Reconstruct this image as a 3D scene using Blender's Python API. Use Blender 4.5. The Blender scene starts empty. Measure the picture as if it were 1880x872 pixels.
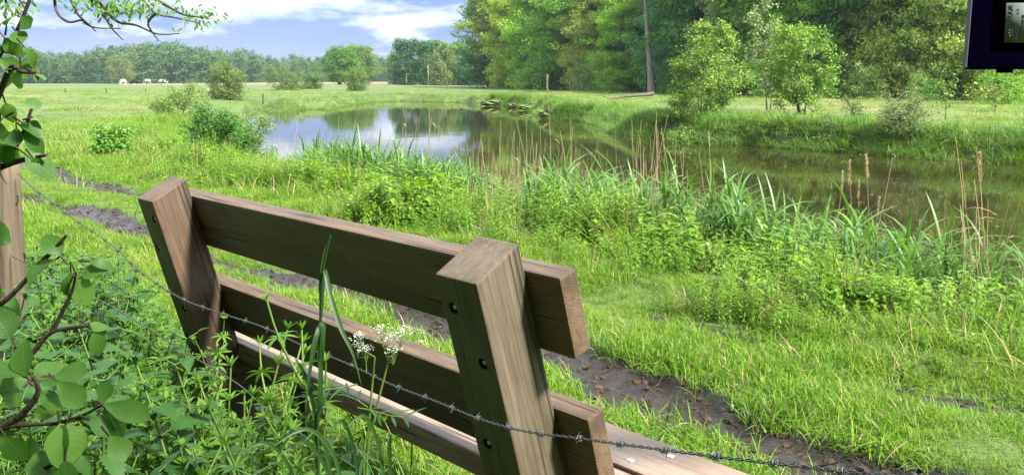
import bpy, bmesh, math, random
import numpy as np
from mathutils import Vector, Matrix, Euler
rng = np.random.default_rng(7)
random.seed(7)
R_ = math.radians
scene = bpy.context.scene
COL = scene.collection

# ---------------------------------------------------------------- camera
CAM_H, FPX, TILT, CY, HZ = 1.394, 1586.6, 0.1017, 308.86, 147.0
cam_d = bpy.data.cameras.new('camera')
cam = bpy.data.objects.new('camera', cam_d); COL.objects.link(cam)
cam.location = (0, 0, CAM_H)
cam.rotation_euler = (math.pi/2 - TILT, 0, 0)
cam_d.sensor_fit = 'HORIZONTAL'; cam_d.sensor_width = 36
cam_d.lens = 36*FPX/1880
cam_d.shift_y = -(436-CY)/1880
cam_d.clip_start = 0.05; cam_d.clip_end = 6000
scene.camera = cam

# ---------------------------------------------------------------- light
SUN_AZ, SUN_EL = R_(127), R_(48)
world = bpy.data.worlds.new('World'); scene.world = world
world.use_nodes = True
def build_world():
    nt = world.node_tree; N = nt.nodes; L = nt.links
    N.clear()
    out = N.new('ShaderNodeOutputWorld'); bg = N.new('ShaderNodeBackground')
    bg.inputs['Strength'].default_value = 0.1
    sky = N.new('ShaderNodeTexSky'); sky.sky_type = 'NISHITA'; sky.sun_disc = False
    sky.sun_elevation = SUN_EL; sky.sun_rotation = SUN_AZ
    tc = N.new('ShaderNodeTexCoord')
    sep = N.new('ShaderNodeSeparateXYZ'); L.new(tc.outputs['Generated'], sep.inputs[0])
    def ramp(src, stops):
        r = N.new('ShaderNodeValToRGB'); L.new(src, r.inputs[0])
        e = r.color_ramp.elements
        while len(e) < len(stops): e.new(0.5)
        for i, (p, c) in enumerate(stops):
            e[i].position = p; e[i].color = (*c, 1) if len(c) == 3 else c
        return r.outputs[0]
    def mapping(scale, loc=(0, 0, 0)):
        m = N.new('ShaderNodeMapping'); m.inputs['Scale'].default_value = scale; m.inputs['Location'].default_value = loc
        L.new(tc.outputs['Generated'], m.inputs[0]); return m.outputs[0]
    def noise(vec, sc, det, rough, dist=0.0):
        n = N.new('ShaderNodeTexNoise'); n.inputs['Scale'].default_value = sc
        n.inputs['Detail'].default_value = det; n.inputs['Roughness'].default_value = rough
        n.inputs['Distortion'].default_value = dist
        L.new(vec, n.inputs['Vector']); return n.outputs[0]
    def mix(f, a, b):
        m = N.new('ShaderNodeMix'); m.data_type = 'RGBA'
        if isinstance(f, float): m.inputs[0].default_value = f
        else: L.new(f, m.inputs[0])
        for k, v in ((6, a), (7, b)):
            if isinstance(v, tuple): m.inputs[k].default_value = (*v, 1)
            else: L.new(v, m.inputs[k])
        return m.outputs[2]
    K = 10.0
    def c(r, g, b, s=1.0): return (r*K*s, g*K*s, b*K*s)
    el = sep.outputs[2]
    # cloud layer colour with elevation: pale lilac at the horizon, slate blue band, white overhead
    mr = N.new('ShaderNodeMapRange'); mr.inputs[1].default_value = 0; mr.inputs[2].default_value = 0.4
    L.new(el, mr.inputs[0])
    base = ramp(mr.outputs[0], [(0.0, c(.125, .14, .25)), (0.07, c(.088, .118, .245)), (0.13, c(.030, .064, .185)),
                                (0.24, c(.030, .064, .185)), (0.45, c(.5, .56, .66)), (1.0, c(.84, .86, .88))])
    # bluish thin breaks in the layer
    n2 = noise(mapping((2.2, 2.2, 20), (3.1, 0.4, 0.2)), 2.0, 4, .55, .3)
    f2 = ramp(n2, [(.40, (0, 0, 0)), (.66, (1, 1, 1))])
    fl = N.new('ShaderNodeMath'); fl.operation = 'MULTIPLY'; L.new(f2, fl.inputs[0])
    L.new(ramp(mr.outputs[0], [(0, (.6, .6, .6)), (.14, (.5, .5, .5))]), fl.inputs[1])
    layer = mix(fl.outputs[0], base, c(.10, .13, .25))
    # bright cumulus tops, low in the sky
    n1 = noise(mapping((4.0, 4.0, 14), (0.35, 0.0, 0.43)), 1.9, 8, .56, .3)
    bias = ramp(mr.outputs[0], [(0.0, (.0, .0, .0)), (.11, (.0, .0, .0)), (.175, (.10, .10, .10)), (.24, (.10, .10, .10)), (.6, (.1, .1, .1))])
    add = N.new('ShaderNodeMath'); add.operation = 'ADD'; L.new(n1, add.inputs[0]); L.new(bias, add.inputs[1])
    f1 = ramp(add.outputs[0], [(.545, (0, 0, 0)), (.69, (.75, .75, .75)), (.82, (1, 1, 1))])
    clouds = mix(f1, layer, c(.33, .34, .37))
    fin = mix(.88, sky.outputs[0], clouds)
    L.new(fin, bg.inputs['Color']); L.new(bg.outputs[0], out.inputs['Surface'])
build_world()
sun_d = bpy.data.lights.new('sun', 'SUN'); sun_d.energy = 3.8; sun_d.angle = R_(7); sun_d.color = (1.0, .955, .87)
sun = bpy.data.objects.new('sun', sun_d); COL.objects.link(sun)
sdir = Vector((math.sin(SUN_AZ)*math.cos(SUN_EL), math.cos(SUN_AZ)*math.cos(SUN_EL), math.sin(SUN_EL)))
sun.rotation_euler = sdir.to_track_quat('Z', 'Y').to_euler(); sun.location = (0, 0, 60)
scene.view_settings.view_transform = 'Standard'; scene.view_settings.look = 'None'
scene.view_settings.exposure = 1.95; scene.view_settings.gamma = 1.0; scene.view_settings.use_curve_mapping = False
scene.cycles.max_bounces = 7; scene.cycles.diffuse_bounces = 3; scene.cycles.glossy_bounces = 3
scene.cycles.transmission_bounces = 4; scene.cycles.transparent_max_bounces = 6; scene.cycles.volume_bounces = 0
scene.cycles.use_denoising = True
scene.cycles.caustics_reflective = False; scene.cycles.caustics_refractive = False
scene.cycles.sample_clamp_indirect = 6

# ---------------------------------------------------------------- picture <-> place
CT, ST = math.cos(TILT), math.sin(TILT)
def ray(px, py):
    dx, dy = (px-940)/FPX, -(py-CY)/FPX
    return np.array([dx, CT+dy*ST, -ST+dy*CT])
def ground(px, py, z=0.0):
    r = ray(px, py); k = (z-CAM_H)/r[2]; return np.array([r[0]*k, r[1]*k, z])
def at(px, py, Y):
    r = ray(px, py); k = Y/r[1]; return np.array([r[0]*k, Y, CAM_H+r[2]*k])
def pix(P):
    P = np.asarray(P, float); dep = P[..., 1]*CT-(P[..., 2]-CAM_H)*ST; up = P[..., 1]*ST+(P[..., 2]-CAM_H)*CT
    return 940+FPX*P[..., 0]/dep, CY-FPX*up/dep

# ---------------------------------------------------------------- mesh helpers
class MB:
    def __init__(s): s.V=[]; s.Q=[]; s.T=[]; s.uv=[]; s.t=[]; s.mq=[]; s.mt=[]; s.n=0
    def add(s, V, Q=None, T=None, uv=None, tint=0.5, mat=0):
        V = np.asarray(V, float).reshape(-1, 3); k = len(V)
        s.V.append(V)
        s.uv.append(np.zeros((k, 2)) if uv is None else np.asarray(uv, float).reshape(-1, 2))
        s.t.append(np.broadcast_to(np.asarray(tint, float), (k,)))
        if Q is not None and len(Q):
            Q = np.asarray(Q, int).reshape(-1, 4); s.Q.append(Q+s.n); s.mq.append(np.full(len(Q), mat))
        if T is not None and len(T):
            T = np.asarray(T, int).reshape(-1, 3); s.T.append(T+s.n); s.mt.append(np.full(len(T), mat))
        s.n += k
    def batch(s, tpl, pos, R, sc, tint=0.5, mat=0):
        """tpl=(V,Q,T,uv) copied N times: v = pos + R @ (V*sc)"""
        V, Q, T, uv = tpl; pos = np.asarray(pos, float).reshape(-1, 3); N = len(pos); k = len(V)
        if N == 0: return
        sc = np.broadcast_to(np.asarray(sc, float).reshape(-1, 1) if np.ndim(sc) < 2 else np.asarray(sc, float), (N, 3))
        A = np.einsum('nij,nkj->nki', R, V[None]*sc[:, None, :])+pos[:, None, :]
        off = (np.arange(N)*k)[:, None, None]
        tt = np.repeat(np.broadcast_to(np.asarray(tint, float), (N,)), k)
        s.add(A.reshape(-1, 3), (Q[None]+off).reshape(-1, 4) if Q is not None and len(Q) else None,
              (T[None]+off).reshape(-1, 3) if T is not None and len(T) else None, np.tile(uv, (N, 1)), tt, mat)
    def tube(s, pts, rad, n=6, mat=0, tint=.5, cap=True):
        P = np.asarray(pts, float); m = len(P); rad = np.broadcast_to(np.asarray(rad, float), (m,))
        d = np.gradient(P, axis=0) if m > 2 else np.repeat((P[1]-P[0])[None], m, 0)
        d /= np.linalg.norm(d, axis=1)[:, None]+1e-12
        ref = np.array([0, 0, 1.]) if abs(d[0, 2]) < .9 else np.array([1., 0, 0])
        a = np.cross(d, ref); a /= np.linalg.norm(a, axis=1)[:, None]+1e-12
        b = np.cross(d, a)
        th = np.arange(n)*2*math.pi/n
        V = P[:, None]+rad[:, None, None]*(np.cos(th)[None, :, None]*a[:, None]+np.sin(th)[None, :, None]*b[:, None])
        i = np.arange(m-1)[:, None]*n; j = np.arange(n)[None]; j2 = (j+1) % n
        Q = np.stack([i+j, i+j2, i+n+j2, i+n+j], -1).reshape(-1, 4)
        ln = np.concatenate([[0], np.cumsum(np.linalg.norm(np.diff(P, axis=0), axis=1))])
        uv = np.stack([np.tile(np.arange(n)/n, m), np.repeat(ln, n)], -1)
        s.add(V.reshape(-1, 3), Q, None, uv, tint, mat)
        if cap:
            for e, rv in ((0, V[0]), (m-1, V[-1])):
                c = P[e]; k = np.arange(n); T = np.stack([np.full(n, n), k, (k+1) % n], -1)
                s.add(np.vstack([rv, c[None]]), None, T if e else T[:, ::-1], None, tint, mat)
    def box(s, lo, hi, mat=0, tint=.5):
        x0, y0, z0 = lo; x1, y1, z1 = hi
        V = [(x0,y0,z0),(x1,y0,z0),(x1,y1,z0),(x0,y1,z0),(x0,y0,z1),(x1,y0,z1),(x1,y1,z1),(x0,y1,z1)]
        Q = [(3,2,1,0),(4,5,6,7),(0,1,5,4),(1,2,6,5),(2,3,7,6),(3,0,4,7)]
        s.add(V, Q, None, None, tint, mat)
    def mesh(s, name, mats, smooth=False):
        me = bpy.data.meshes.new(name)
        V = np.vstack(s.V); Q = np.vstack(s.Q) if s.Q else np.zeros((0, 4), int); T = np.vstack(s.T) if s.T else np.zeros((0, 3), int)
        nq, ntr = len(Q), len(T)
        me.vertices.add(len(V)); me.vertices.foreach_set('co', V.astype(np.float32).ravel())
        loops = np.concatenate([Q.ravel(), T.ravel()]).astype(np.int32)
        me.loops.add(len(loops)); me.loops.foreach_set('vertex_index', loops)
        me.polygons.add(nq+ntr)
        st = np.concatenate([np.arange(nq)*4, nq*4+np.arange(ntr)*3]).astype(np.int32)
        me.polygons.foreach_set('loop_start', st)
        mi = np.concatenate(([x for x in s.mq] if s.Q else [])+([x for x in s.mt] if s.T else [])).astype(np.int32)
        me.polygons.foreach_set('material_index', mi)
        me.update(calc_edges=True)
        uv = np.vstack(s.uv)[loops]; ul = me.uv_layers.new(name='UVMap'); ul.data.foreach_set('uv', uv.astype(np.float32).ravel())
        at_ = me.attributes.new('tint', 'FLOAT', 'POINT'); at_.data.foreach_set('value', np.concatenate(s.t).astype(np.float32))
        if smooth: me.polygons.foreach_set('use_smooth', np.ones(nq+ntr, bool))
        for m in (mats if isinstance(mats, (list, tuple)) else [mats]): me.materials.append(m)
        me.validate(); me.update()
        return me
def link(name, me, parent=None, loc=None):
    o = bpy.data.objects.new(name, me); COL.objects.link(o)
    if loc is not None: o.location = loc
    if parent: o.parent = parent
    return o
def tag(o, label=None, cat=None, group=None, kind=None):
    if label: o['label'] = label
    if cat: o['category'] = cat
    if group: o['group'] = group
    if kind: o['kind'] = kind
    return o
def empty(name, loc=(0, 0, 0), rz=0):
    o = bpy.data.objects.new(name, None); COL.objects.link(o); o.location = loc; o.rotation_euler = (0, 0, rz)
    o.empty_display_size = .1; return o
def copy_tree(o, parent=None):
    c = o.copy(); COL.objects.link(c)
    if parent: c.parent = parent
    for ch in list(o.children): copy_tree(ch, c)
    return c
def norm(a): a = np.asarray(a, float); return a/(np.linalg.norm(a, axis=-1, keepdims=True)+1e-12)
def frames(d, nrm):
    """columns x=side, y=d, z=normal"""
    d = norm(d); nrm = np.asarray(nrm, float); x = norm(np.cross(d, nrm)); z = np.cross(x, d)
    return np.stack([x, d, z], -1)
def rnd_dir(n, zmin=-1, zmax=1):
    z = rng.uniform(zmin, zmax, n); a = rng.uniform(0, 2*math.pi, n); r = np.sqrt(1-z*z)
    return np.stack([r*np.cos(a), r*np.sin(a), z], -1)
def rotz(a):
    a = np.asarray(a, float); c, s = np.cos(a), np.sin(a); o = np.zeros_like(a)
    return np.stack([np.stack([c, -s, o], -1), np.stack([s, c, o], -1), np.stack([o, o, o+1], -1)], -2)
def fbm(x, y, sc=1.0, seed=0):
    r = np.random.default_rng(seed); out = np.zeros_like(x); a = 1.0; f = 1.0/sc
    for o in range(5):
        for _ in range(3):
            th = r.uniform(0, 6.283); ph = r.uniform(0, 6.283); k = f*r.uniform(.7, 1.4)
            out += a*np.sin(k*(x*math.cos(th)+y*math.sin(th))*2.1+ph+.6*np.sin(k*(y*math.cos(th)-x*math.sin(th))*1.3+ph*2))/3
        a *= .55; f *= 2.03
    return out

def limb(p0, d, L, n=6, wig=.12, up=.12):
    pts = [np.asarray(p0, float)]; d = norm(d)
    for i in range(n-1):
        d = norm(d+rng.normal(0, wig, 3)+np.array([0, 0, up/n])); pts.append(pts[-1]+d*L/(n-1))
    return np.array(pts)

# leaf templates: length along +y, width along x, normal +z
def leaf_card(w=.5, fold=.12):
    V = np.array([[0, 0, 0], [w/2, .45, fold*w], [0, 1, -.04], [-w/2, .45, fold*w]]); return V, np.array([[0, 1, 2, 3]]), None, np.array([[.5, 0], [1, .45], [.5, 1], [0, .45]])
def leaf_strip(widths, curl=.2, fold=.2, ts=None):
    n = len(widths); ts = np.linspace(0, 1, n) if ts is None else np.asarray(ts); V = []; uv = []
    for t, w in zip(ts, widths):
        z = -curl*t*t; y = t*(1-.25*abs(curl)*t)
        for sx in (-1, 0, 1):
            V.append((sx*w/2, y, z+abs(sx)*fold*w/2)); uv.append((.5+.5*sx, t))
    Q = []
    for i in range(n-1):
        for k in range(2):
            a = i*3+k; Q.append((a, a+1, a+4, a+3))
    return np.array(V), np.array(Q), None, np.array(uv)
BROAD = [leaf_strip(w_, c_, f_, [0, .1, .22, .36, .5, .64, .78, .9, 1.0]) for w_, c_, f_ in (([.03, .24, .46, .6, .66, .64, .52, .3, .02], .12, .12), ([.03, .3, .5, .62, .62, .52, .38, .2, .02], .35, .3),
    ([.03, .2, .36, .52, .64, .7, .62, .4, .05], -.15, .35), ([.03, .28, .48, .58, .56, .5, .36, .18, .01], .6, .12), ([.03, .3, .56, .68, .66, .6, .5, .26, .02], .2, .5), ([.03, .16, .36, .46, .5, .44, .34, .2, .01], .5, .4))]
for _b in BROAD: _b[0][:, 2] += .035*np.sin(_b[0][:, 1]*9+_b[0][:, 0]*6)*(np.abs(_b[0][:, 0])*3)
def nettle_tpl(curl, fold):
    ws, ts = [], []; n = 9
    for i in range(n):
        t = i/n; e = .66*math.sin(math.pi*min(1, (t*.9+.12))**.8)*(1-t*.55)
        ts += [t, t+.5/n]; ws += [e*.86, e*1.12]
    ts.append(1.0); ws.append(.01)
    ws[0] = .03; ws[1] = .42
    return leaf_strip(ws, curl, fold, ts)
NETTLE = [nettle_tpl(.35, .25), nettle_tpl(.55, .15), nettle_tpl(.15, .35)]
LANCE = [leaf_strip([.02, .16, .2, .15, .01], c_, .3) for c_ in (.2, .5, .05)]
BLADE = lambda w, c_: leaf_strip([w*.7, w, w*.9, w*.6, .003], c_, .012)
CARD = leaf_card(.62); CARDN = leaf_card(.32)

# ---------------------------------------------------------------- materials
class NT:
    def __init__(s, name):
        s.m = bpy.data.materials.new(name); s.m.use_nodes = True; s.t = s.m.node_tree; s.N = s.t.nodes; s.L = s.t.links
        s.N.clear(); s.out = s.N.new('ShaderNodeOutputMaterial')
    def node(s, t, **kw):
        n = s.N.new(t)
        for k, v in kw.items(): setattr(n, k, v)
        return n
    def set(s, sock, v):
        if isinstance(v, bpy.types.NodeSocket): s.L.new(v, sock)
        elif isinstance(v, tuple) and len(v) == 3 and sock.type == 'RGBA': sock.default_value = (*v, 1)
        else: sock.default_value = v
    def mix(s, f, a, b, blend='MIX'):
        n = s.node('ShaderNodeMix', data_type='RGBA', blend_type=blend); s.set(n.inputs[0], f); s.set(n.inputs[6], a); s.set(n.inputs[7], b); return n.outputs[2]
    def math(s, op, a, b=0.0, clamp=False):
        n = s.node('ShaderNodeMath', operation=op, use_clamp=clamp); s.set(n.inputs[0], a); s.set(n.inputs[1], b); return n.outputs[0]
    def attr(s, name, typ='GEOMETRY'):
        n = s.node('ShaderNodeAttribute', attribute_name=name, attribute_type=typ); return n.outputs['Fac']
    def noise(s, vec, sc, det=3, rough=.5, dist=0.):
        n = s.node('ShaderNodeTexNoise'); s.set(n.inputs['Scale'], sc); s.set(n.inputs['Detail'], det); s.set(n.inputs['Roughness'], rough); s.set(n.inputs['Distortion'], dist)
        if vec is not None: s.L.new(vec, n.inputs['Vector'])
        return n.outputs[0]
    def ramp(s, src, a, b, ca=(0, 0, 0), cb=(1, 1, 1)):
        n = s.node('ShaderNodeValToRGB'); s.L.new(src, n.inputs[0]); e = n.color_ramp.elements
        e[0].position = a; e[0].color = (*ca, 1); e[1].position = b; e[1].color = (*cb, 1); return n.outputs[0]
    def coord(s, which='Object', scale=(1, 1, 1), loc=(0, 0, 0)):
        t = s.node('ShaderNodeTexCoord'); m = s.node('ShaderNodeMapping'); m.inputs['Scale'].default_value = scale; m.inputs['Location'].default_value = loc
        s.L.new(t.outputs[which], m.inputs[0]); return m.outputs[0]
    def bump(s, h, strength=.3, dist=.01):
        n = s.node('ShaderNodeBump'); s.set(n.inputs['Strength'], strength); s.set(n.inputs['Distance'], dist); s.L.new(h, n.inputs['Height']); return n.outputs[0]
    def bsdf(s, col, rough=.5, spec=.5, normal=None, metal=0.):
        n = s.node('ShaderNodeBsdfPrincipled'); s.set(n.inputs['Base Color'], col); s.set(n.inputs['Roughness'], rough)
        s.set(n.inputs['Specular IOR Level'], spec); s.set(n.inputs['Metallic'], metal)
        if normal is not None: s.L.new(normal, n.inputs['Normal'])
        return n.outputs[0]
    def done(s, sh): s.L.new(sh, s.out.inputs['Surface']); return s.m
def leaf_mat(name, c1, c2, trans=.35, rough=.5, spec=.35, objcol=False, veins=False, tcol=1.25, rndv=0.35, patch=0.0):
    n = NT(name); t = n.attr('tint')
    oi = n.node('ShaderNodeObjectInfo')
    t2 = n.math('ADD', t, n.math('MULTIPLY', n.math('SUBTRACT', oi.outputs['Random'], .5), rndv), True)
    col = n.mix(t2, c1, c2)
    if patch:
        geo = n.node('ShaderNodeNewGeometry'); pa = n.noise(geo.outputs['Position'], .55, 4, .65); pb = n.noise(geo.outputs['Position'], 2.6, 3, .6)
        col = n.mix(n.math('MULTIPLY', n.ramp(pa, .5, .68), patch), col, (.20, .27, .04)); col = n.mix(n.math('MULTIPLY', n.ramp(pb, .52, .7), patch*.9), col, (.045, .125, .012))
    if objcol: col = n.mix(1.0, col, oi.outputs['Color'], 'MULTIPLY')
    nrm = None
    if veins:
        uvn = n.node('ShaderNodeUVMap'); sp = n.node('ShaderNodeSeparateXYZ'); n.L.new(uvn.outputs[0], sp.inputs[0])
        u = n.math('ABSOLUTE', n.math('SUBTRACT', sp.outputs[0], .5)); v = sp.outputs[1]
        side = n.math('SINE', n.math('MULTIPLY', n.math('SUBTRACT', v, n.math('MULTIPLY', u, .55)), 52.))
        sv = n.ramp(side, .80, 1.0)
        mid = n.ramp(u, .0, .045, (1, 1, 1), (0, 0, 0))
        vn = n.math('MAXIMUM', n.math('MULTIPLY', sv, .45), mid)
        blot = n.noise(n.coord('Object', (40, 40, 40)), 1.0, 3)
        col = n.mix(n.math('MULTIPLY', vn, .24), col, n.mix(.5, c2, (.22, .32, .08)))
        col = n.mix(n.math('MULTIPLY', n.ramp(blot, .45, .75), .3), col, c1)
        spot = n.noise(n.coord('Object', (75, 75, 75), (3, 1, 7)), 1.0, 2)
        col = n.mix(n.math('MULTIPLY', n.ramp(spot, .70, .74), .7), col, (.12, .085, .03))
        nrm = n.bump(n.math('ADD', n.math('MULTIPLY', side, .5), n.math('MULTIPLY', mid, -1.)), .07, .002)
    b = n.bsdf(col, rough, spec, nrm)
    tr = n.node('ShaderNodeBsdfTranslucent'); n.L.new(n.mix(1.0, col, (tcol, tcol*1.08, tcol*.55), 'MULTIPLY'), tr.inputs[0])
    m = n.node('ShaderNodeMixShader'); m.inputs[0].default_value = trans; n.L.new(b, m.inputs[1]); n.L.new(tr.outputs[0], m.inputs[2])
    return n.done(m.outputs[0])
M = {}
M['grass'] = leaf_mat('grass_blade', (.075, .175, .012), (.20, .33, .028), .4, .5, .25, patch=.75)
M['herb'] = leaf_mat('herb_leaf', (.085, .20, .014), (.22, .36, .03), .4, .45, .4)
M['reed'] = leaf_mat('reed_leaf', (.05, .14, .022), (.15, .27, .045), .35, .4, .4)
M['tall'] = leaf_mat('tall_grass_blade', (.016, .055, .014), (.04, .095, .018), .2, .45, .4)
M['dry'] = leaf_mat('dry_straw', (.26, .19, .10), (.42, .33, .19), .2, .7, .2)
M['nettle'] = leaf_mat('nettle_leaf', (.018, .07, .016), (.05, .135, .022), .35, .48, .35, veins=True)
M['weed'] = leaf_mat('weed_leaf', (.05, .14, .016), (.13, .26, .03), .42, .5, .3)
M['broad'] = leaf_mat('broad_leaf', (.04, .125, .018), (.13, .25, .04), .42, .46, .32, veins=True)
M['crown'] = leaf_mat('tree_leaf', (.62, .70, .62), (1.25, 1.2, 1.0), .32, .55, .25, objcol=True, rndv=.1)
M['flower'] = leaf_mat('white_petal', (.5, .53, .45), (.66, .67, .62), .3, .6, .2)
M['plume'] = leaf_mat('reed_plume', (.36, .28, .20), (.55, .46, .36), .3, .8, .1)
def bark_mat(name, c1, c2):
    n = NT(name); v = n.coord('Object', (1, 1, .25)); h = n.noise(v, 9, 5, .65)
    col = n.mix(n.ramp(h, .35, .65), c1, c2); return n.done(n.bsdf(col, .9, .2, n.bump(h, .6, .03)))
M['bark'] = bark_mat('bark', (.05, .042, .03), (.14, .115, .085)); M['twig'] = bark_mat('twig_bark', (.035, .026, .02), (.09, .065, .045))
M['palebark'] = bark_mat('pale_bark', (.16, .14, .115), (.30, .26, .22))
M['stem'] = leaf_mat('green_stem', (.08, .16, .03), (.16, .24, .05), .1, .5, .3)

def oak_mat(name, c1, c2, stain=.5, green=0.0, rough=.55):
    n = NT(name)
    g = n.noise(n.coord('Object', (1.4, 22, 22)), 3.0, 6, .62, .25)
    fine = n.noise(n.coord('Object', (7, 190, 190)), 2.0, 3, .6)
    oc = n.coord('Object'); wob = n.noise(n.coord('Object', (1.1, 6, 6)), 1.0, 3, .5)
    sp = n.node('ShaderNodeSeparateXYZ'); n.L.new(oc, sp.inputs[0])
    yy = n.math('ADD', sp.outputs[1], .045); zz = n.math('ADD', sp.outputs[2], .03)
    rad = n.math('SQRT', n.math('ADD', n.math('MULTIPLY', yy, yy), n.math('MULTIPLY', zz, zz)))
    rad = n.math('ADD', rad, n.math('MULTIPLY', wob, .045))
    w = n.math('SINE', n.math('MULTIPLY', rad, 900.)); ring = wob
    crack = n.noise(n.coord('Object', (1.6, 75, 75), (9, 4, 2)), 1.0, 2, .5, .3)
    big = n.noise(n.coord('Object', (2.2, 6, 6), (3, 1, 0)), 1.7, 4, .6)
    oi = n.node('ShaderNodeObjectInfo')
    col = n.mix(n.ramp(g, .3, .7), c1, c2)
    col = n.mix(n.math('MULTIPLY', n.ramp(w, .2, 1.0), .34), col, tuple(x*.5 for x in c1))
    gw = n.noise(n.coord('Object', (4, 14, 14), (2, 7, 1)), 1.2, 4, .65)
    col = n.mix(n.math('MULTIPLY', n.ramp(gw, .45, .7), .3), col, (c2[0]*.95, c2[0]*.9, c2[0]*.82))
    col = n.mix(n.math('MULTIPLY', n.ramp(fine, .52, .72), .32), col, tuple(x*.45 for x in c1))
    col = n.mix(n.math('MULTIPLY', n.ramp(big, .47, .68), stain), col, (.035, .026, .02))
    if green: 
        gm = n.noise(n.coord('Object', (3, 7, 7), (0, 5, 2)), 1.4, 3, .6)
        col = n.mix(n.math('MULTIPLY', n.ramp(gm, .4, .7), green), col, (.055, .065, .02))
    tcn = n.node('ShaderNodeTexCoord'); sn = n.node('ShaderNodeSeparateXYZ'); n.L.new(tcn.outputs['Normal'], sn.inputs[0])
    side = n.math('SUBTRACT', 1.0, n.math('MULTIPLY', n.math('ABSOLUTE', sn.outputs[0]), 1.0), True)
    ck = n.math('MULTIPLY', n.ramp(crack, .61, .66), side)
    col = n.mix(n.math('MULTIPLY', ck, .85), col, (.02, .014, .01))
    vor = n.node('ShaderNodeTexVoronoi'); vor.inputs['Scale'].default_value = 1.0
    n.L.new(n.coord('Object', (6, 15, 15)), vor.inputs['Vector'])
    col = n.mix(n.math('MULTIPLY', n.ramp(vor.outputs['Distance'], .03, .055, (1, 1, 1), (0, 0, 0)), side), col, (.03, .02, .014))
    h = n.math('SUBTRACT', n.math('ADD', n.math('MULTIPLY', fine, .6), g), n.math('MULTIPLY', ck, 1.8))
    rg = n.math('ADD', n.math('MULTIPLY', g, .25), rough-.12)
    return n.done(n.bsdf(col, rg, .4, n.bump(h, .35, .004)))
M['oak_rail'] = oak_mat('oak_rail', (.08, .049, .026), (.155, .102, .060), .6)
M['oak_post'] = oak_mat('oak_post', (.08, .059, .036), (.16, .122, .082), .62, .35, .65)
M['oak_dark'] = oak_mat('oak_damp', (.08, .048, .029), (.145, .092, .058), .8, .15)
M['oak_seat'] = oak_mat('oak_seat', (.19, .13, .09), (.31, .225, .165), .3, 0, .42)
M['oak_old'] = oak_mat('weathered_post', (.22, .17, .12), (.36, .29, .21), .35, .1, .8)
def flat_mat(name, c, rough=.5, spec=.4, metal=0.):
    n = NT(name); h = n.noise(n.coord('Object'), 30, 3); col = n.mix(n.math('MULTIPLY', h, .3), c, tuple(x*.6 for x in c))
    return n.done(n.bsdf(col, rough, spec, None, metal))
_n = NT('soil_clod'); _h = _n.noise(_n.coord('Object'), 7, 5, .7)
_g = _n.node('ShaderNodeNewGeometry'); _s = _n.node('ShaderNodeSeparateXYZ'); _n.L.new(_g.outputs['Normal'], _s.inputs[0])
M['soil'] = _n.done(_n.bsdf(_n.mix(_n.ramp(_h, .35, .65), (.022, .015, .010), (.085, .060, .040)), .9, .2, _n.bump(_h, .8, .05)))
_n = NT('turf_clod'); _h = _n.noise(_n.coord('Object'), 9, 5, .7); _g = _n.node('ShaderNodeNewGeometry'); _s = _n.node('ShaderNodeSeparateXYZ'); _n.L.new(_g.outputs['Normal'], _s.inputs[0])
_f = _n.ramp(_n.math('ADD', _s.outputs[2], _n.math('MULTIPLY', _n.math('SUBTRACT', _h, .5), .9)), .25, .5)
M['turf'] = _n.done(_n.bsdf(_n.mix(_f, _n.mix(_n.ramp(_h, .35, .65), (.03, .02, .014), (.11, .078, .052)), (.09, .15, .025)), .9, .2, _n.bump(_h, .8, .05)))
M['zinc'] = flat_mat('zinc_steel', (.55, .55, .56), .35, .5, .9)
M['wire'] = flat_mat('barbed_steel', (.09, .095, .10), .5, .5, .5)
M['hole'] = flat_mat('dark_bore', (.03, .022, .015), .9, .2)
M['navy'] = flat_mat('navy_board', (.0008, .0008, .005), .9, 0.0)
M['edge'] = flat_mat('pale_edge', (.09, .105, .12), .6, .2)
M['paper'] = flat_mat('label_paper', (.12, .155, .14), .7, .3)
M['ink'] = flat_mat('label_ink', (.012, .018, .02), .7, .2)
M['orange'] = flat_mat('label_orange', (.30, .13, .05), .7, .2)
M['duck'] = flat_mat('duck_feather', (.05, .042, .035), .8, .2)
M['white'] = flat_mat('white_feather', (.75, .75, .72), .8, .2)
M['beak'] = flat_mat('beak', (.45, .25, .03), .6, .3)

# ---------------------------------------------------------------- river and terrain
WZ = -0.7
near = np.array([(60, -42), (30, -16), (12, .4), (8.2, 3.9), (4.9, 6.25), (3.25, 7.75), (1.85, 9.35), (.4, 11.2), (-1.2, 13.1), (-3.2, 15.4), (-5, 18.2), (-6.8, 22),
                 (-8.4, 26.5), (-10.4, 32.5), (-12.7, 40), (-15, 48), (-16.9, 54.5)], float)
farp = [(462, 201), (500, 204), (523, 208), (548, 203), (575, 201), (600, 202), (622, 199), (650, 192), (690, 187.5), (740, 186), (800, 188), (880, 189), (900, 192), (935, 196), (962, 198), (985, 206),
        (1000, 215), (1020, 222), (1045, 222), (1075, 222), (1105, 233), (1140, 246), (1190, 251), (1240, 253), (1300, 265), (1345, 266), (1400, 269), (1420, 271), (1500, 275), (1600, 283), (1700, 291), (1880, 302)]
far = np.array([ground(a, b, WZ)[:2] for a, b in farp]+[(20.5, 15.4), (40, -2), (70, -28)])
poly = np.vstack([near, far])
def seg_dist(P, line):
    d = np.full(len(P), 1e9)
    for a, b in zip(line[:-1], line[1:]):
        ab = b-a; t = np.clip(((P-a)@ab)/(ab@ab), 0, 1); d = np.minimum(d, np.hypot(*(P-a-t[:, None]*ab).T))
    return d
def inside(P, pl):
    c = np.zeros(len(P), bool); x, y = P.T; j = len(pl)-1
    for i in range(len(pl)):
        xi, yi = pl[i]; xj, yj = pl[j]
        k = ((yi > y) != (yj > y)) & (x < (xj-xi)*(y-yi)/(yj-yi+1e-12)+xi); c ^= k; j = i
    return c
YAW = 0.8021
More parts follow.
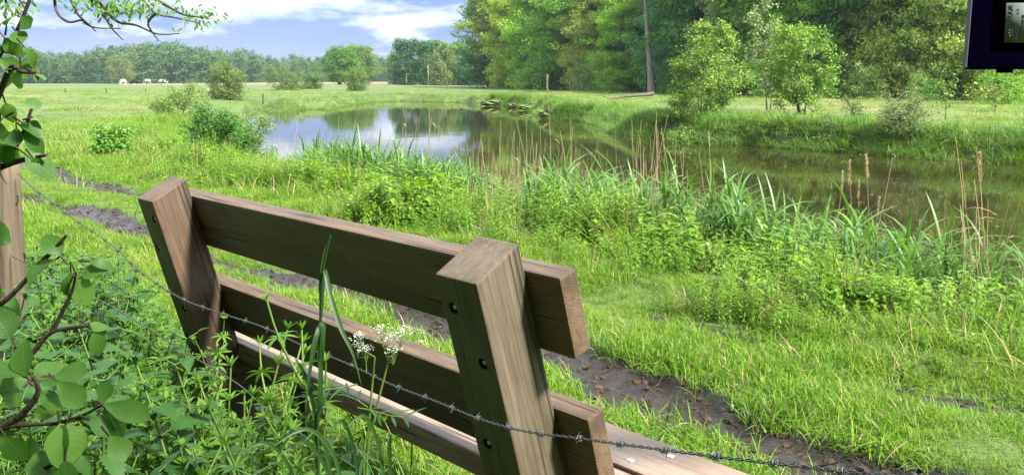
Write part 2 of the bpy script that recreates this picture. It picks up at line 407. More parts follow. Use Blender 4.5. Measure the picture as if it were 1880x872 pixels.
UD = np.array([math.cos(YAW), -math.sin(YAW)]); VD = np.array([math.sin(YAW), math.cos(YAW)])
rut0 = np.array([0.84, 3.62])
def rut_coord(P): q = P-rut0; return q@UD, q@VD     # along, across (towards river)
def masks(P):
    u, v = rut_coord(P)
    wob = .07*np.sin(u*1.1+.4)+.05*np.sin(u*2.7+1)+.04*fbm(P[:, 0], P[:, 1], .5, 3)
    w1 = .225+.05*np.sin(u*.9+2)+.045*fbm(P[:, 0], P[:, 1], .35, 5)-.02*np.clip(-u-2.5, 0, 2)
    m1 = np.clip((w1-np.abs(v+wob))/.05+.5, 0, 1)
    w2 = .10+.12*fbm(P[:, 0], P[:, 1], .8, 9)+.03*fbm(P[:, 0], P[:, 1], .2, 8)+np.where(u < -5, .12, -.03)
    m2 = np.clip((w2-np.abs(v-1.0+wob*.8))/.06+.3, 0, 1)
    u3 = np.exp(-((u-.1)/.9)**2); w3 = (.12+.12*fbm(P[:, 0], P[:, 1], .3, 12))*u3
    m3 = np.clip((w3-np.abs(v+.62))/.05+.3, 0, 1)*u3
    m4 = np.clip((.3*fbm(P[:, 0], P[:, 1], .5, 21)-.15)/.1, 0, 1)*np.exp(-((v+.75)/.3)**2)*(u < -3)
    return m1, np.maximum(m2, 0), np.maximum(m3, m4), u, v
EROD = np.array([ground(a, b, WZ)[:2] for a, b in ((903, 192), (940, 196), (985, 206), (1002, 214), (1025, 221), (1240, 252), (1420, 270))])
def terrain(P):
    P = np.asarray(P, float).reshape(-1, 2)
    ins = inside(P, poly); dn = seg_dist(P, near); df = seg_dist(P, far)
    d = np.hypot(P[:, 0], P[:, 1])
    er = np.exp(-(np.min(np.hypot(P[:, None, 0]-EROD[None, :, 0], P[:, None, 1]-EROD[None, :, 1]), axis=1)/.75)**2)
    wf = np.where(P[:, 0] < -4, 2.2, .9)*(1-.75*er)
    wn = 2.7
    sm = lambda t: np.clip(t, 0, 1)**2*(3-2*np.clip(t, 0, 1))
    zb = np.where(dn/wn < df/wf, sm(dn/wn), sm(df/wf))
    z = np.where(ins, WZ-np.minimum(np.minimum(dn, df)*.6, .7), WZ-.02+(.72)*zb)
    roll = np.clip((d-5)/10, 0, 1)*np.where(ins, 0, zb)
    z = z+roll*(.05*fbm(P[:, 0], P[:, 1], 7, 1)+.035*fbm(P[:, 0], P[:, 1], 2.2, 2))
    m1, m2, m3, u, v = masks(P)
    nearf = np.clip((40-d)/25, 0, 1)*np.where(ins, 0, zb)
    rutd = np.exp(-(v/.27)**2)*.075+np.exp(-((v-1.0)/.3)**2)*.045
    z = z-rutd*nearf+.02*nearf*fbm(P[:, 0], P[:, 1], .6, 4)*np.clip(d/3, 0, 1)
    z = z+nearf*np.maximum(m1, np.maximum(m2, m3))*(.008*fbm(P[:, 0], P[:, 1], .12, 6)-.012)
    # the far meadow rises a little on the left horizon
    z = z+np.clip((d-70)/200, 0, 1)*.5*np.exp(-((P[:, 0]+60)/45)**2)
    mud = np.clip(np.maximum(np.maximum(m1, m2*.9), m3*.9)*nearf, 0, 1)
    bank = np.where(ins, 1.0, er*np.clip(1.25-np.abs(df/wf-.35)*1.2, 0, 1)*(df < 1.5))
    return z, mud, bank, ins, dn, df
def build_terrain():
    r = [.0]; x = .35
    while x < 3500:
        r.append(x); x *= 1.0125 if x < 14 else (1.008 if x < 45 else 1.018 if x < 140 else 1.05)
    r = np.array(r[1:])
    th = np.concatenate([np.arange(-38, 38.01, .24), np.arange(40, 322, 2.5)])
    th = np.radians(th); nr, na = len(r), len(th)
    P = np.stack([np.sin(th)[None]*r[:, None], np.cos(th)[None]*r[:, None]], -1).reshape(-1, 2)
    z, mud, bank, ins, dn, df = terrain(P)
    V = np.vstack([np.column_stack([P, z]), [[0, 0, terrain([[0, 0]])[0][0]]]])
    i = np.arange(nr-1)[:, None]*na; j = np.arange(na)[None]; j2 = (j+1) % na
    Q = np.stack([i+j, i+na+j, i+na+j2, i+j2], -1).reshape(-1, 4)
    j = np.arange(na); T = np.stack([np.full(na, nr*na), j, (j+1) % na], -1)
    mb = MB(); mb.add(V, Q, T)
    n = NT('ground'); geo = n.node('ShaderNodeNewGeometry'); pos = geo.outputs['Position']
    n1 = n.noise(pos, .35, 5, .6); n2 = n.noise(pos, 2.5, 5, .65); n3 = n.noise(pos, 22, 5, .65); n4 = n.noise(pos, .06, 3, .5)
    g = n.mix(n.ramp(n1, .3, .7), (.042, .085, .012), (.075, .125, .018)); g = n.mix(n.math('MULTIPLY', n.ramp(n2, .4, .7), .6), g, (.07, .105, .018))
    g = n.mix(n.math('MULTIPLY', n.ramp(n3, .5, .7), .35), g, (.06, .085, .02))
    dryc = n.mix(n.ramp(n2, .3, .7), (.17, .15, .05), (.19, .125, .085))
    g = n.mix(n.attr('dry'), g, dryc)
    soil = n.mix(n.ramp(n3, .35, .7), (.006, .0045, .003), (.026, .019, .013))
    g = n.mix(n.attr('bank'), g, soil)
    clod = n.noise(pos, 14, 6, .7); peb = n.noise(pos, 60, 4, .6)
    mudc = n.mix(n.ramp(clod, .35, .68), (.007, .0053, .0045), (.034, .027, .024)); mudc = n.mix(n.math('MULTIPLY', n.ramp(peb, .52, .66), .7), mudc, (.010, .0075, .006))
    mfac = n.math('ADD', n.attr('mud'), n.math('MULTIPLY', n.math('SUBTRACT', n3, .5), .5)); mf = n.ramp(mfac, .35, .6)
    col = n.mix(mf, g, mudc)
    wet = n.ramp(n.noise(pos, 4.5, 4, .6), .34, .56)
    rough = n.math('SUBTRACT', .9, n.math('MULTIPLY', n.math('MULTIPLY', mf, wet), .68))
    h = n.math('ADD', n.math('MULTIPLY', clod, 1.0), n.math('MULTIPLY', peb, .35))
    mat = n.done(n.bsdf(col, rough, .45, n.bump(h, .75, .02)))
    me = mb.mesh('ground', mat, True)
    d = np.hypot(P[:, 0], P[:, 1])
    # straw coloured strips and reddish fields seen in the distance
    dry = np.zeros(len(P)); az = P[:, 0]/np.maximum(P[:, 1], .1)
    dry = np.maximum(dry, .8*np.clip((d-175)/40, 0, 1)*(P[:, 1] > 0)*(az > -.45)*(az < -.02))
    dry = np.maximum(dry, .55*np.clip(1-np.abs(d-85)/30, 0, 1)*(az < -.50))
    dry = np.maximum(dry, np.clip(.55*fbm(P[:, 0], P[:, 1], 6, 31)+.1, 0, .7)*(az > .03)*(d > 30)*(P[:, 1] > 0))
    dry = np.maximum(dry, np.clip(.5*fbm(P[:, 0], P[:, 1], 9, 33)-.05, 0, .6)*(az < -.1)*(d > 20)*(P[:, 1] > 0))
    for nm, a in (('mud', mud), ('bank', bank), ('dry', dry)):
        at_ = me.attributes.new(nm, 'FLOAT', 'POINT'); at_.data.foreach_set('value', np.append(a, 0).astype(np.float32))
    o = link('ground', me); tag(o, kind='structure'); return o
build_terrain()
def build_water():
    mb = MB()
    # one sheet a little wider than the channel; the banks cut its outline
    c = poly.mean(0)
    xs = np.linspace(-40, 75, 60); ys = np.linspace(-45, 95, 70)
    X, Y = np.meshgrid(xs, ys); P = np.column_stack([X.ravel(), Y.ravel()])
    nx = len(xs); i = np.arange(len(ys)-1)[:, None]*nx; j = np.arange(nx-1)[None]
    Q = np.stack([i+j, i+j+1, i+nx+j+1, i+nx+j], -1).reshape(-1, 4)
    keep = (inside(P, poly) | (np.minimum(seg_dist(P, near), seg_dist(P, far)) < 4.0))
    Q = Q[keep[Q].any(1)]
    mb.add(np.column_stack([P, np.full(len(P), WZ)]), Q)
    n = NT('river_water'); geo = n.node('ShaderNodeNewGeometry'); pos = geo.outputs['Position']
    h = n.math('ADD', n.noise(pos, 1.1, 3, .5), n.math('MULTIPLY', n.noise(pos, 5., 3, .5), .25))
    dirt = n.noise(pos, .35, 4, .6)
    col = n.mix(n.ramp(dirt, .35, .65), (.015, .012, .005), (.028, .022, .009))
    sp = n.noise(pos, 9, 2, .5); col = n.mix(n.ramp(sp, .71, .73), col, (.30, .28, .18))
    b = n.bsdf(col, .02, .5, n.bump(h, .05, .05)); b.node.inputs['IOR'].default_value = 1.333
    tag(link('river_water', mb.mesh('river_water', n.done(b))), kind='structure')
build_water()

# ---------------------------------------------------------------- scattered ground cover (uncountable)
def scatter(name, protos, pts, rot, sc, idx, label, cat):
    """one object: the given tufts instanced on a cloud of points"""
    pts = np.asarray(pts, np.float32); n = len(pts)
    col = bpy.data.collections.new(name+'_tufts')
    for i, me in enumerate(protos):
        o = bpy.data.objects.new('%s_tuft_%02d' % (name, i), me); col.objects.link(o)
    me = bpy.data.meshes.new(name); me.vertices.add(n); me.vertices.foreach_set('co', pts.ravel())
    a = me.attributes.new('rot', 'FLOAT_VECTOR', 'POINT'); a.data.foreach_set('vector', np.asarray(rot, np.float32).ravel())
    a = me.attributes.new('size', 'FLOAT_VECTOR', 'POINT')
    s3 = np.asarray(sc, np.float32); s3 = np.repeat(s3[:, None], 3, 1) if s3.ndim == 1 else s3
    a.data.foreach_set('vector', s3.astype(np.float32).ravel())
    a = me.attributes.new('pick', 'INT', 'POINT'); a.data.foreach_set('value', np.asarray(idx, np.int32))
    me.update()
    o = link(name, me); tag(o, label, cat, None, 'stuff')
    ng = bpy.data.node_groups.new(name, 'GeometryNodeTree')
    ng.interface.new_socket('Geometry', in_out='INPUT', socket_type='NodeSocketGeometry')
    ng.interface.new_socket('Geometry', in_out='OUTPUT', socket_type='NodeSocketGeometry')
    N, L = ng.nodes, ng.links
    gi, go = N.new('NodeGroupInput'), N.new('NodeGroupOutput')
    ci = N.new('GeometryNodeCollectionInfo'); ci.inputs['Collection'].default_value = col
    ci.inputs['Separate Children'].default_value = True; ci.inputs['Reset Children'].default_value = True
    ip = N.new('GeometryNodeInstanceOnPoints'); ip.inputs['Pick Instance'].default_value = True
    def na(nm, t):
        x = N.new('GeometryNodeInputNamedAttribute'); x.data_type = t; x.inputs['Name'].default_value = nm
        return [s for s in x.outputs if s.enabled and s.name == 'Attribute'][0]
    L.new(gi.outputs[0], ip.inputs['Points']); L.new(ci.outputs[0], ip.inputs['Instance'])
    L.new(na('pick', 'INT'), ip.inputs['Instance Index']); L.new(na('rot', 'FLOAT_VECTOR'), ip.inputs['Rotation']); L.new(na('size', 'FLOAT_VECTOR'), ip.inputs['Scale'])
    L.new(ip.outputs[0], go.inputs[0])
    md = o.modifiers.new('tufts', 'NODES'); md.node_group = ng
    return o

def tuft(n, rad, h0, h1, w, lean, mat, dry=0.0, flop=.5, name='tuft'):
    mb = MB(); r = rad*np.sqrt(rng.random(n)); a = rng.uniform(0, 6.283, n)
    pos = np.column_stack([r*np.cos(a), r*np.sin(a), np.full(n, -.01)])
    hh = rng.uniform(h0, h1, n)
    ld = rng.uniform(0, 6.283, n); lv = np.abs(rng.normal(0, lean, n))
    d = np.column_stack([np.sin(lv)*np.cos(ld), np.sin(lv)*np.sin(ld), np.cos(lv)])
    nr = np.column_stack([-np.cos(ld), -np.sin(ld), np.full(n, .2)])
    Rm = frames(d, nr)
    for k, cv in enumerate((.15*flop, .55*flop, 1.1*flop)):
        s = np.arange(n) % 3 == k; q = int(s.sum())
        tpl = BLADE(1.0, cv)
        sc = np.column_stack([np.full(q, w)*rng.uniform(.7, 1.3, q), hh[s], hh[s]])
        isd = rng.random(q) < dry
        for f, mt in ((~isd, 0), (isd, 1)):
            if f.any(): mb.batch(tpl, pos[s][f], Rm[s][f], sc[f], rng.random(int(f.sum())), mt)
    return mb.mesh(name, [mat, M['dry']], True)
def pts_in_view(n, ymin, ymax, xpad=1.5, power=1.0):
    """points in the wedge the camera looks over, y distributed as y^(power)"""
    u = rng.random(n); p = power
    y = (ymin**p+(ymax**p-ymin**p)*u)**(1/p)
    x = rng.uniform(-1, 1, n)*(y*.63+xpad)
    return np.column_stack([x, y])
def herb_edge(P):
    """distance band of the lush bank vegetation on the near side (from the water edge)"""
    return np.where(P[:, 0] > .5, 3.3, 3.6)+.45*fbm(P[:, 0], P[:, 1], 1.6, 41)+.2*fbm(P[:, 0], P[:, 1], .5, 42)
def lay(P):
    z, mud, bank, ins, dn, df = terrain(P)
    return z, mud, bank, ins, dn, df
def eul(n, tilt=.12):
    return np.column_stack([rng.normal(0, tilt, n), rng.normal(0, tilt, n), rng.uniform(0, 6.283, n)])

# short turf round the path
short = [tuft(64, .12, .025, .055+.014*k, .0038, .55, M['grass'], .04, .8, 'turf') for k in range(5)]
P = pts_in_view(46000, .8, 19, 1.2, 1.35)
z, mud, bank, ins, dn, df = lay(P)
u, v = rut_coord(P)
ok = (mud < rng.uniform(.15, .55, len(P))) & (~ins) & (dn > herb_edge(P)*.8) & (v > -2.6)
ok &= rng.random(len(P)) < np.clip(1.1-1.2*np.clip(.45*fbm(P[:, 0], P[:, 1], .35, 50)-.25, 0, 1), .45, 1)
P, zz, md = P[ok], z[ok], mud[ok]; n = len(P); u, v = u[ok], v[ok]
sz = np.where(v > .2, .84, 1)*np.clip(1+.35*fbm(P[:, 0], P[:, 1], .8, 51), .55, 1.9)*rng.uniform(.75, 1.35, n)*(1-.35*np.clip(md*3, 0, 1))*np.clip(.95+P[:, 1]/40, .9, 1.4)*np.where((u < -3) & (np.abs(v-.4) < .9), .7, 1)
u, v = rut_coord(P)
scatter('short_grass', short, np.column_stack([P, zz]), eul(n), sz, rng.integers(0, 5, n), 'short bright green grass along the muddy path', 'grass')
# dead leaves, twigs and clods on the wet track
def litter_protos():
    out = []
    for k in range(3):
        mb = MB(); mb.tube(limb([0, 0, .004], [1, 0, .05], .11+.05*k, 5, .25, 0), np.linspace(.0035, .0015, 5), 5); out.append(mb.mesh('litter', [M['twig']]))
    for k in range(3):
        mb = MB(); mb.batch(BROAD[k], [[0, 0, .006]], frames(np.array([[1, 0, .1]]), np.array([[.1, .2, 1.]])), .045, .5); out.append(mb.mesh('litter', [[M['twig'], M['twig'], M['soil']][k]]))
    for k in range(3):
        bm = bmesh.new(); bmesh.ops.create_icosphere(bm, subdivisions=2, radius=.018)
        for v in bm.verts: v.co *= 1+.3*math.sin(v.co.x*140+k)*math.cos(v.co.y*170+2*k); v.co.z *= .6
        me = bpy.data.meshes.new('litter'); bm.to_mesh(me); bm.free(); me.materials.append(M['soil']); out.append(me)
    return out
P = pts_in_view(60000, 1.5, 14, .6, 1.3); z, mud, bank, ins, dn, df = lay(P)
ok = (mud > .3) & (rng.random(len(P)) < .4); P, zz = P[ok], z[ok]; n = len(P)
scatter('track_litter', litter_protos(), np.column_stack([P, zz]), eul(n, .2), rng.uniform(.4, 1.2, n), rng.integers(0, 9, n), 'dead twigs, leaves and clods of earth on the wet track', 'litter')
# rough taller grass between the path and the bank herbs, and over the left meadow
rough_g = [tuft(45, .22, .10, .30, .007, .5, M['grass'], .05, 1.0, 'meadow_tuft') for k in range(4)]+[tuft(30, .2, .18, .42, .008, .4, M['grass'], .3, .8, 'meadow_tuft') for k in range(2)]
P1 = pts_in_view(9000, 6, 30, 2, 1.2); P2 = pts_in_view(15000, 25, 110, 2, 1.3); P3 = pts_in_view(3500, 2.5, 9, 1, 1.5)
P = np.vstack([P1, P2, P3]); z, mud, bank, ins, dn, df = lay(P)
u, v = rut_coord(P)
ok = (mud < .15) & (~ins) & (np.minimum(dn, df) > .15) & ((v > 1.25) | (u < -9)) & ((v > 2.2) | (P[:, 1] > 14) | (rng.random(len(P)) < .3))
ok &= ~((P[:, 1] < 9) & (dn < herb_edge(P)*.8) & (P[:, 0] > -6))
ok &= rng.random(len(P)) < np.clip(.68+.5*fbm(P[:, 0], P[:, 1], 5, 61), .3, 1)
P, zz = P[ok], z[ok]; n = len(P)
sz = rng.uniform(.6, 1.2, n)*np.where(P[:, 1] < 10, .8, 1)*np.clip(.95-P[:, 1]/90, .42, .9)*np.clip(1+.5*fbm(P[:, 0], P[:, 1], 3, 62), .45, 1.8)
sz = np.column_stack([sz*np.clip(P[:, 1]/12, 1, 5), sz*np.clip(P[:, 1]/12, 1, 5), sz*.85])
dryz = (.5*fbm(P[:, 0], P[:, 1], 6, 31)+.1 > .3)
idx = np.where(dryz & (P[:, 0] > 0), rng.integers(4, 6, n), rng.integers(0, 5, n))
scatter('meadow_grass', rough_g, np.column_stack([P, zz]), eul(n), sz, idx, 'rough green meadow grass on both sides of the river', 'grass')
# lush grass hanging over the far bank
bankg = [tuft(50, .28, .25, .55, .014, .55, M['reed'], .04, 1.1, 'bank_tuft') for k in range(3)]+[tuft(50, .28, .2, .5, .012, .6, M['grass'], .1, 1.1, 'bank_tuft') for k in range(2)]
seg = np.diff(far, axis=0); ln = np.hypot(*seg.T); cum = np.concatenate([[0], np.cumsum(ln)])
t = rng.uniform(0, cum[-2], 22000); k = np.clip(np.searchsorted(cum, t)-1, 0, len(seg)-1)
P = far[k]+seg[k]*((t-cum[k])/ln[k])[:, None]
nrm_ = np.column_stack([seg[k][:, 1], -seg[k][:, 0]])/ln[k][:, None]*-1
P = P+nrm_*(rng.random(len(P))[:, None]**1.3*2.4-.12)+rng.normal(0, .1, P.shape)
P = P[(P[:, 1] > 4) & (np.abs(P[:, 0])/np.maximum(P[:, 1], .1) < .66)]
z, mud, bank, ins, dn, df = lay(P)
ok = ((~ins) | (df < .15)) & (bank*(~ins) < rng.uniform(.5, 1.3, len(P))) & (P[:, 1] > 8)
ok &= rng.random(len(P)) < np.clip(.75+.4*fbm(P[:, 0], P[:, 1], 2.2, 66), .3, 1)*np.where(P[:, 0] < -2, .4, .95)
P, zz, dfo = P[ok], z[ok], df[ok]; n = len(P)
sz = rng.uniform(.5, 1.1, n)*np.clip(1.15-.25*dfo, .5, 1)*np.where(P[:, 0] < -2, .4, 1)
scatter('far_bank_grass', bankg, np.column_stack([P, zz]), eul(n, .2), sz, rng.integers(0, 5, n), 'lush green grass hanging over the far river bank', 'grass')

# herbs on the near bank: upright stems with opposite leaves
def herb_plant(h, L, nst, tpls, mat, spread=.12, stemmat=None, pitch=.05, name='herb', whorl=2, droop=-.15):
    mb = MB()
    for s in range(nst):
        a = rng.uniform(0, 6.28); b = np.array([math.cos(a), math.sin(a), 0])*spread*math.sqrt(rng.random())
        hh = h*rng.uniform(.65, 1.1); ld = rng.uniform(0, 6.28); lean = rng.uniform(.02, .22)
        pts = [b+np.array([math.cos(ld)*lean*hh*t*t, math.sin(ld)*lean*hh*t*t, hh*t]) for t in np.linspace(0, 1, 6)]
        mb.tube(pts, np.linspace(.004, .0015, 6), 4, 1, rng.random(), False)
        P_ = np.array(pts); k = max(3, int(hh/pitch)); ph = rng.uniform(0, 3)
        for i in range(k):
            t = .18+.82*(i+.5)/k; f = t*5; i0 = min(4, int(f)); p = P_[i0]+(P_[i0+1]-P_[i0])*(f-i0)
            sz = L*(1.1-.55*t)*rng.uniform(.75, 1.2) if t < .93 else L*.4
            for w in range(whorl):
                an = ph+i*1.571*(1 if whorl == 2 else .4)+w*6.283/whorl+rng.normal(0, .15)
                up = droop+rng.normal(0, .22)+.75*t*t
                d = np.array([math.cos(an)*math.cos(up), math.sin(an)*math.cos(up), math.sin(up)])
                nn = np.array([-math.cos(an)*math.sin(up), -math.sin(an)*math.sin(up), math.cos(up)])+rng.normal(0, .15, 3)
                tp = tpls[rng.integers(len(tpls))]
                mb.batch(tp, [p], frames(d[None], nn[None]), [[sz, sz, sz]], np.clip(.25+.5*t+rng.normal(0, .18), 0, 1), 0)
    return mb.mesh(name, [mat, M['stem']], True)
herbs = [herb_plant(.46, .105, 4, LANCE, M['herb'], .1, pitch=.045) for k in range(3)]+[herb_plant(.42, .085, 4, NETTLE, M['herb'], .1, pitch=.05) for k in range(3)]+[herb_plant(.3, .10, 5, LANCE, M['herb'], .14, pitch=.04) for k in range(2)]
herbs += [herb_plant(.40, .15, 3, BROAD[:4], M['herb'], .1, pitch=.09), tuft(40, .16, .3, .6, .009, .3, M['grass'], .25, .8, 'herb'), tuft(26, .16, .25, .65, .005, .3, M['dry'], .3, .8, 'herb'), herb_plant(.62, .09, 2, LANCE, M['weed'], .06, pitch=.06)]
nseg = np.diff(near, axis=0); nl = np.hypot(*nseg.T); ncum = np.concatenate([[0], np.cumsum(nl)])
def near_pts(n, v0, v1, t0=None, t1=None):
    t = rng.uniform(ncum[1] if t0 is None else t0, ncum[-1] if t1 is None else t1, n); k = np.clip(np.searchsorted(ncum, t)-1, 0, len(nseg)-1)
    P = near[k]+nseg[k]*((t-ncum[k])/nl[k])[:, None]
    nr = np.column_stack([nseg[k][:, 1], -nseg[k][:, 0]])/nl[k][:, None]*-1     # to the land (left-hand) side
    return P+nr*rng.uniform(v0, v1, n)[:, None]
def in_frame(P, pad=.06):
    a = P[:, 0]/np.maximum(P[:, 1], .05); return (P[:, 1] > 1.5) & (np.abs(a) < .593+pad)
P = near_pts(46000, .2, 4.4); P = P[in_frame(P)]
z, mud, bank, ins, dn, df = lay(P)
he = herb_edge(P)
ok = (~ins) & (dn < he) & (P[:, 1] < 30) & (mud < .2)
ok &= rng.random(len(P)) < np.where(dn < 1.6, .35, .9)*np.where(P[:, 1] > 14, .5, 1)*np.clip(.8+.5*fbm(P[:, 0], P[:, 1], 1.0, 71), .3, 1)
P, zz, dd, he = P[ok], z[ok], dn[ok], he[ok]; n = len(P)
sz = rng.uniform(.65, 1.15, n)*np.clip((he-dd)/.9, .35, 1)*np.clip(1+.22*fbm(P[:, 0], P[:, 1], 1.2, 72), .7, 1.4)
hx, _hy = pix(np.column_stack([P, zz])); sz = sz*np.interp(hx, [600, 1000, 1500, 1900], [.85, .95, .78, .75])*np.clip(1+.3*fbm(P[:, 0], P[:, 1], .6, 79), .55, 1.5)
kind = (fbm(P[:, 0], P[:, 1], 1.4, 73) > .1)
idx = np.where(kind, rng.integers(0, 3, n), rng.integers(3, 8, n)); q = rng.random(n); idx = np.where(q < .16, np.array([8, 8, 9, 9, 11, 10, 11])[rng.integers(0, 7, n)], idx)
scatter('bank_herbs', herbs, np.column_stack([P, zz]), eul(n, .1), sz, idx, 'leafy green herbs growing thick along the near river bank', 'ground cover')
print('herbs', n)
# green reeds and last year's dry stalks at the water edge
def reed(h, nst, name='reed'):
    mb = MB()
    for s in range(nst):
        a = rng.uniform(0, 6.28); b = np.array([math.cos(a), math.sin(a), 0])*.12*math.sqrt(rng.random())
        hh = h*rng.uniform(.6, 1.05); ld = rng.uniform(0, 6.28); lean = rng.uniform(.02, .15)
        pts = np.array([b+np.array([math.cos(ld)*lean*hh*t*t, math.sin(ld)*lean*hh*t*t, hh*.85*t]) for t in np.linspace(0, 1, 5)])
        mb.tube(pts, np.linspace(.005, .003, 5), 4, 1, rng.random(), False)
        for i in range(7):
            t = .2+.8*i/6; p = pts[min(3, int(t*4))]+(pts[min(3, int(t*4))+1]-pts[min(3, int(t*4))])*min(1, t*4-min(3, int(t*4)))
            an = rng.uniform(0, 6.28); el = rng.uniform(.8, 1.35); L = hh*rng.uniform(.34, .6)
            d = np.array([math.cos(an)*math.cos(el), math.sin(an)*math.cos(el), math.sin(el)]); nn = np.array([-math.cos(an), -math.sin(an), .3])
            mb.batch(BLADE(1, [.15, .5, 1.0][rng.integers(3)]), [p], frames(d[None], nn[None]), [[.026*rng.uniform(.7, 1.25), L, L]], np.clip(rng.normal(.45, .25), 0, 1), 0)
    return mb.mesh(name, [M['reed'], M['stem']], True)
reeds = [reed(1.0, 4) for k in range(5)]
P = near_pts(15000, -.35, 1.7); P = P[in_frame(P)]
z, mud, bank, ins, dn, df = lay(P); px, py = pix(np.column_stack([P, z]))
dens = np.clip(.55+.75*fbm(P[:, 0], P[:, 1], 1.3, 81), 0.02, 1)
dens *= np.where(px < 560, .10, 1)*np.where((px > 880) & (px < 960), .6, 1)
dens = np.where((px > 590) & (px < 880), 1.3, dens)
ok = (rng.random(len(P)) < dens*.72) & (P[:, 1] < 22)
P, zz, px = P[ok], z[ok], px[ok]; n = len(P)
sz = rng.uniform(.7, 1.1, n)*np.interp(px, [500, 590, 640, 740, 860, 1000, 1250, 1500, 1900], [.7, .86, .92, .86, .78, .98, .95, .88, .88])*np.where(px > 1500, 1.0, .95)
scatter('reed_bed', reeds, np.column_stack([P, zz]), eul(n, .1), sz, rng.integers(0, 5, n), 'green leafy reeds at the near water edge', 'reeds')
print('reeds', n)
def dry_stalks(nst, h, name='dry_reed'):
    mb = MB()
    for s in range(nst):
        a = rng.uniform(0, 6.28); b = np.array([math.cos(a), math.sin(a), 0])*.25*math.sqrt(rng.random())
        hh = h*rng.uniform(.55, 1.1); ld = rng.uniform(0, 6.28); lean = abs(rng.normal(0, .16))
        pts = [b+np.array([math.cos(ld)*lean*hh*t, math.sin(ld)*lean*hh*t, hh*t])+rng.normal(0, .008, 3) for t in np.linspace(0, 1, 5)]
        mb.tube(pts, np.linspace(.0042, .0024, 5), 4, 0, rng.random(), False)
        if rng.random() < .5:
            d = rnd_dir(1, .1, .7); mb.batch(BLADE(1, .6), [pts[2+rng.integers(2)]], frames(d, np.array([[0, 0, 1.]])), [[.012, .22, .22]], rng.random(), 0)
    return mb.mesh(name, [M['dry']], True)
dry = [dry_stalks(7, 1.5) for k in range(4)]
P = near_pts(3000, -.75, .9); P = P[in_frame(P)]
z, mud, bank, ins, dn, df = lay(P); px, py = pix(np.column_stack([P, z]))
dens = np.clip(.38+.6*fbm(P[:, 0], P[:, 1], 1.1, 91), .03, 1)*np.where((px > 860) & (px < 1250), 1.6, .45)*np.where(P[:, 1] > 17, 0, 1)*np.where((px > 1250) & (px < 1500), .6, 1)
ok = (rng.random(len(P)) < dens*.62) & (P[:, 1] < 22)
P, zz, px = P[ok], z[ok], px[ok]; n = len(P)
sz = rng.uniform(.75, 1.15, n)*np.where(px < 880, 1.0, .92)
scatter('dry_reeds', dry, np.column_stack([P, zz]), eul(n, .05), sz, rng.integers(0, 4, n), 'thin tan dry reed stalks standing at the near water edge', 'reeds')

# single reed stalks with a seed head
def plume_stalk(base, top, label, big=1.0):
    base = np.asarray(base, float); top = np.asarray(top, float)
    root = empty('dry_reed_stalk', base); tag(root, label, 'reed', 'reed stalks with seed heads')
    d = top-base; bend = rng.normal(0, .03, 3); bend[2] = 0
    pts = [d*t+bend*math.sin(math.pi*t) for t in np.linspace(0, 1, 7)]
    mb = MB(); mb.tube(pts, np.linspace(.0055, .0028, 7), 5, 0, .4)
    for k in range(2):
        a = rnd_dir(1, .2, .8); mb.batch(BLADE(1, .7), [pts[2+k*2]], frames(a, np.array([[0, 0, 1.]])), [[.013, .25, .25]], .6, 0)
    link('stem', mb.mesh('stem', [M['dry']]), root)
    mb = MB(); n = int(150*big); t = rng.random(n); L = .22*big; ax = norm(d)
    dr = norm(rnd_dir(n)*[1, 1, .4]+ax*1.5)
    pos = np.asarray(pts[-1])+ax*(t[:, None]*L-.06*big)+dr*(.006*big)*(1.2-t)[:, None]*rng.random(n)[:, None]
    mb.batch(CARDN, pos, frames(dr, rnd_dir(n)), .03*big*rng.uniform(.5, 1.2, n), rng.random(n), 0)
    link('seed_head', mb.mesh('seed_head', [M['plume']]), root)
def near_at(px):
    tt = np.linspace(ncum[1], ncum[-1], 3000); k = np.clip(np.searchsorted(ncum, tt)-1, 0, len(nseg)-1)
    P = near[k]+nseg[k]*((tt-ncum[k])/nl[k])[:, None]; P = P[P[:, 1] > 1]
    x, _ = pix(np.column_stack([P, np.full(len(P), WZ)])); return P[np.argmin(np.abs(x-px))]
for px, pyt, dx, lab, bg_ in ((746, 150, 6, 'tall reed stalk with a reddish seed head against the distant dark copse', .7), (786, 138, -4, 'tall reed stalk with a pale feathery seed head against the pale copse', .8),
        (1005, 160, -3, 'tall reed stalk with a bushy brown seed head before the right wood edge', .9), (1302, 262, -12, 'leaning dry reed stalk with a small head below the riverside sapling', .7),
        (1546, 345, 4, 'short dry reed stalk with a drooping pale head, leftmost of the cluster over brown water', .9), (1560, 330, -6, 'dry reed stalk with the fluffiest pale head in the cluster over brown water', 1.1),
        (1576, 358, 10, 'dry reed stalk with a small pale head between two taller ones over brown water', .8), (1592, 318, -14, 'tallest dry reed stalk with a whitish head in the cluster over brown water', 1.0),
        (1612, 385, 22, 'slanting dry reed stalk with a thin head right of the cluster over brown water', .7), (1800, 322, -6, 'tall dry reed stalk with a brown drooping head near the right picture edge', 1.1),
        (1688, 428, 10, 'low dry reed stalk with a curled head in front of the right hand water', .7)):
    b = near_at(px-dx); b = np.array([b[0], b[1], terrain([b])[0][0]-.03]); tp = at(px, pyt, b[1]-.05)
    plume_stalk(b, tp, lab, bg_)

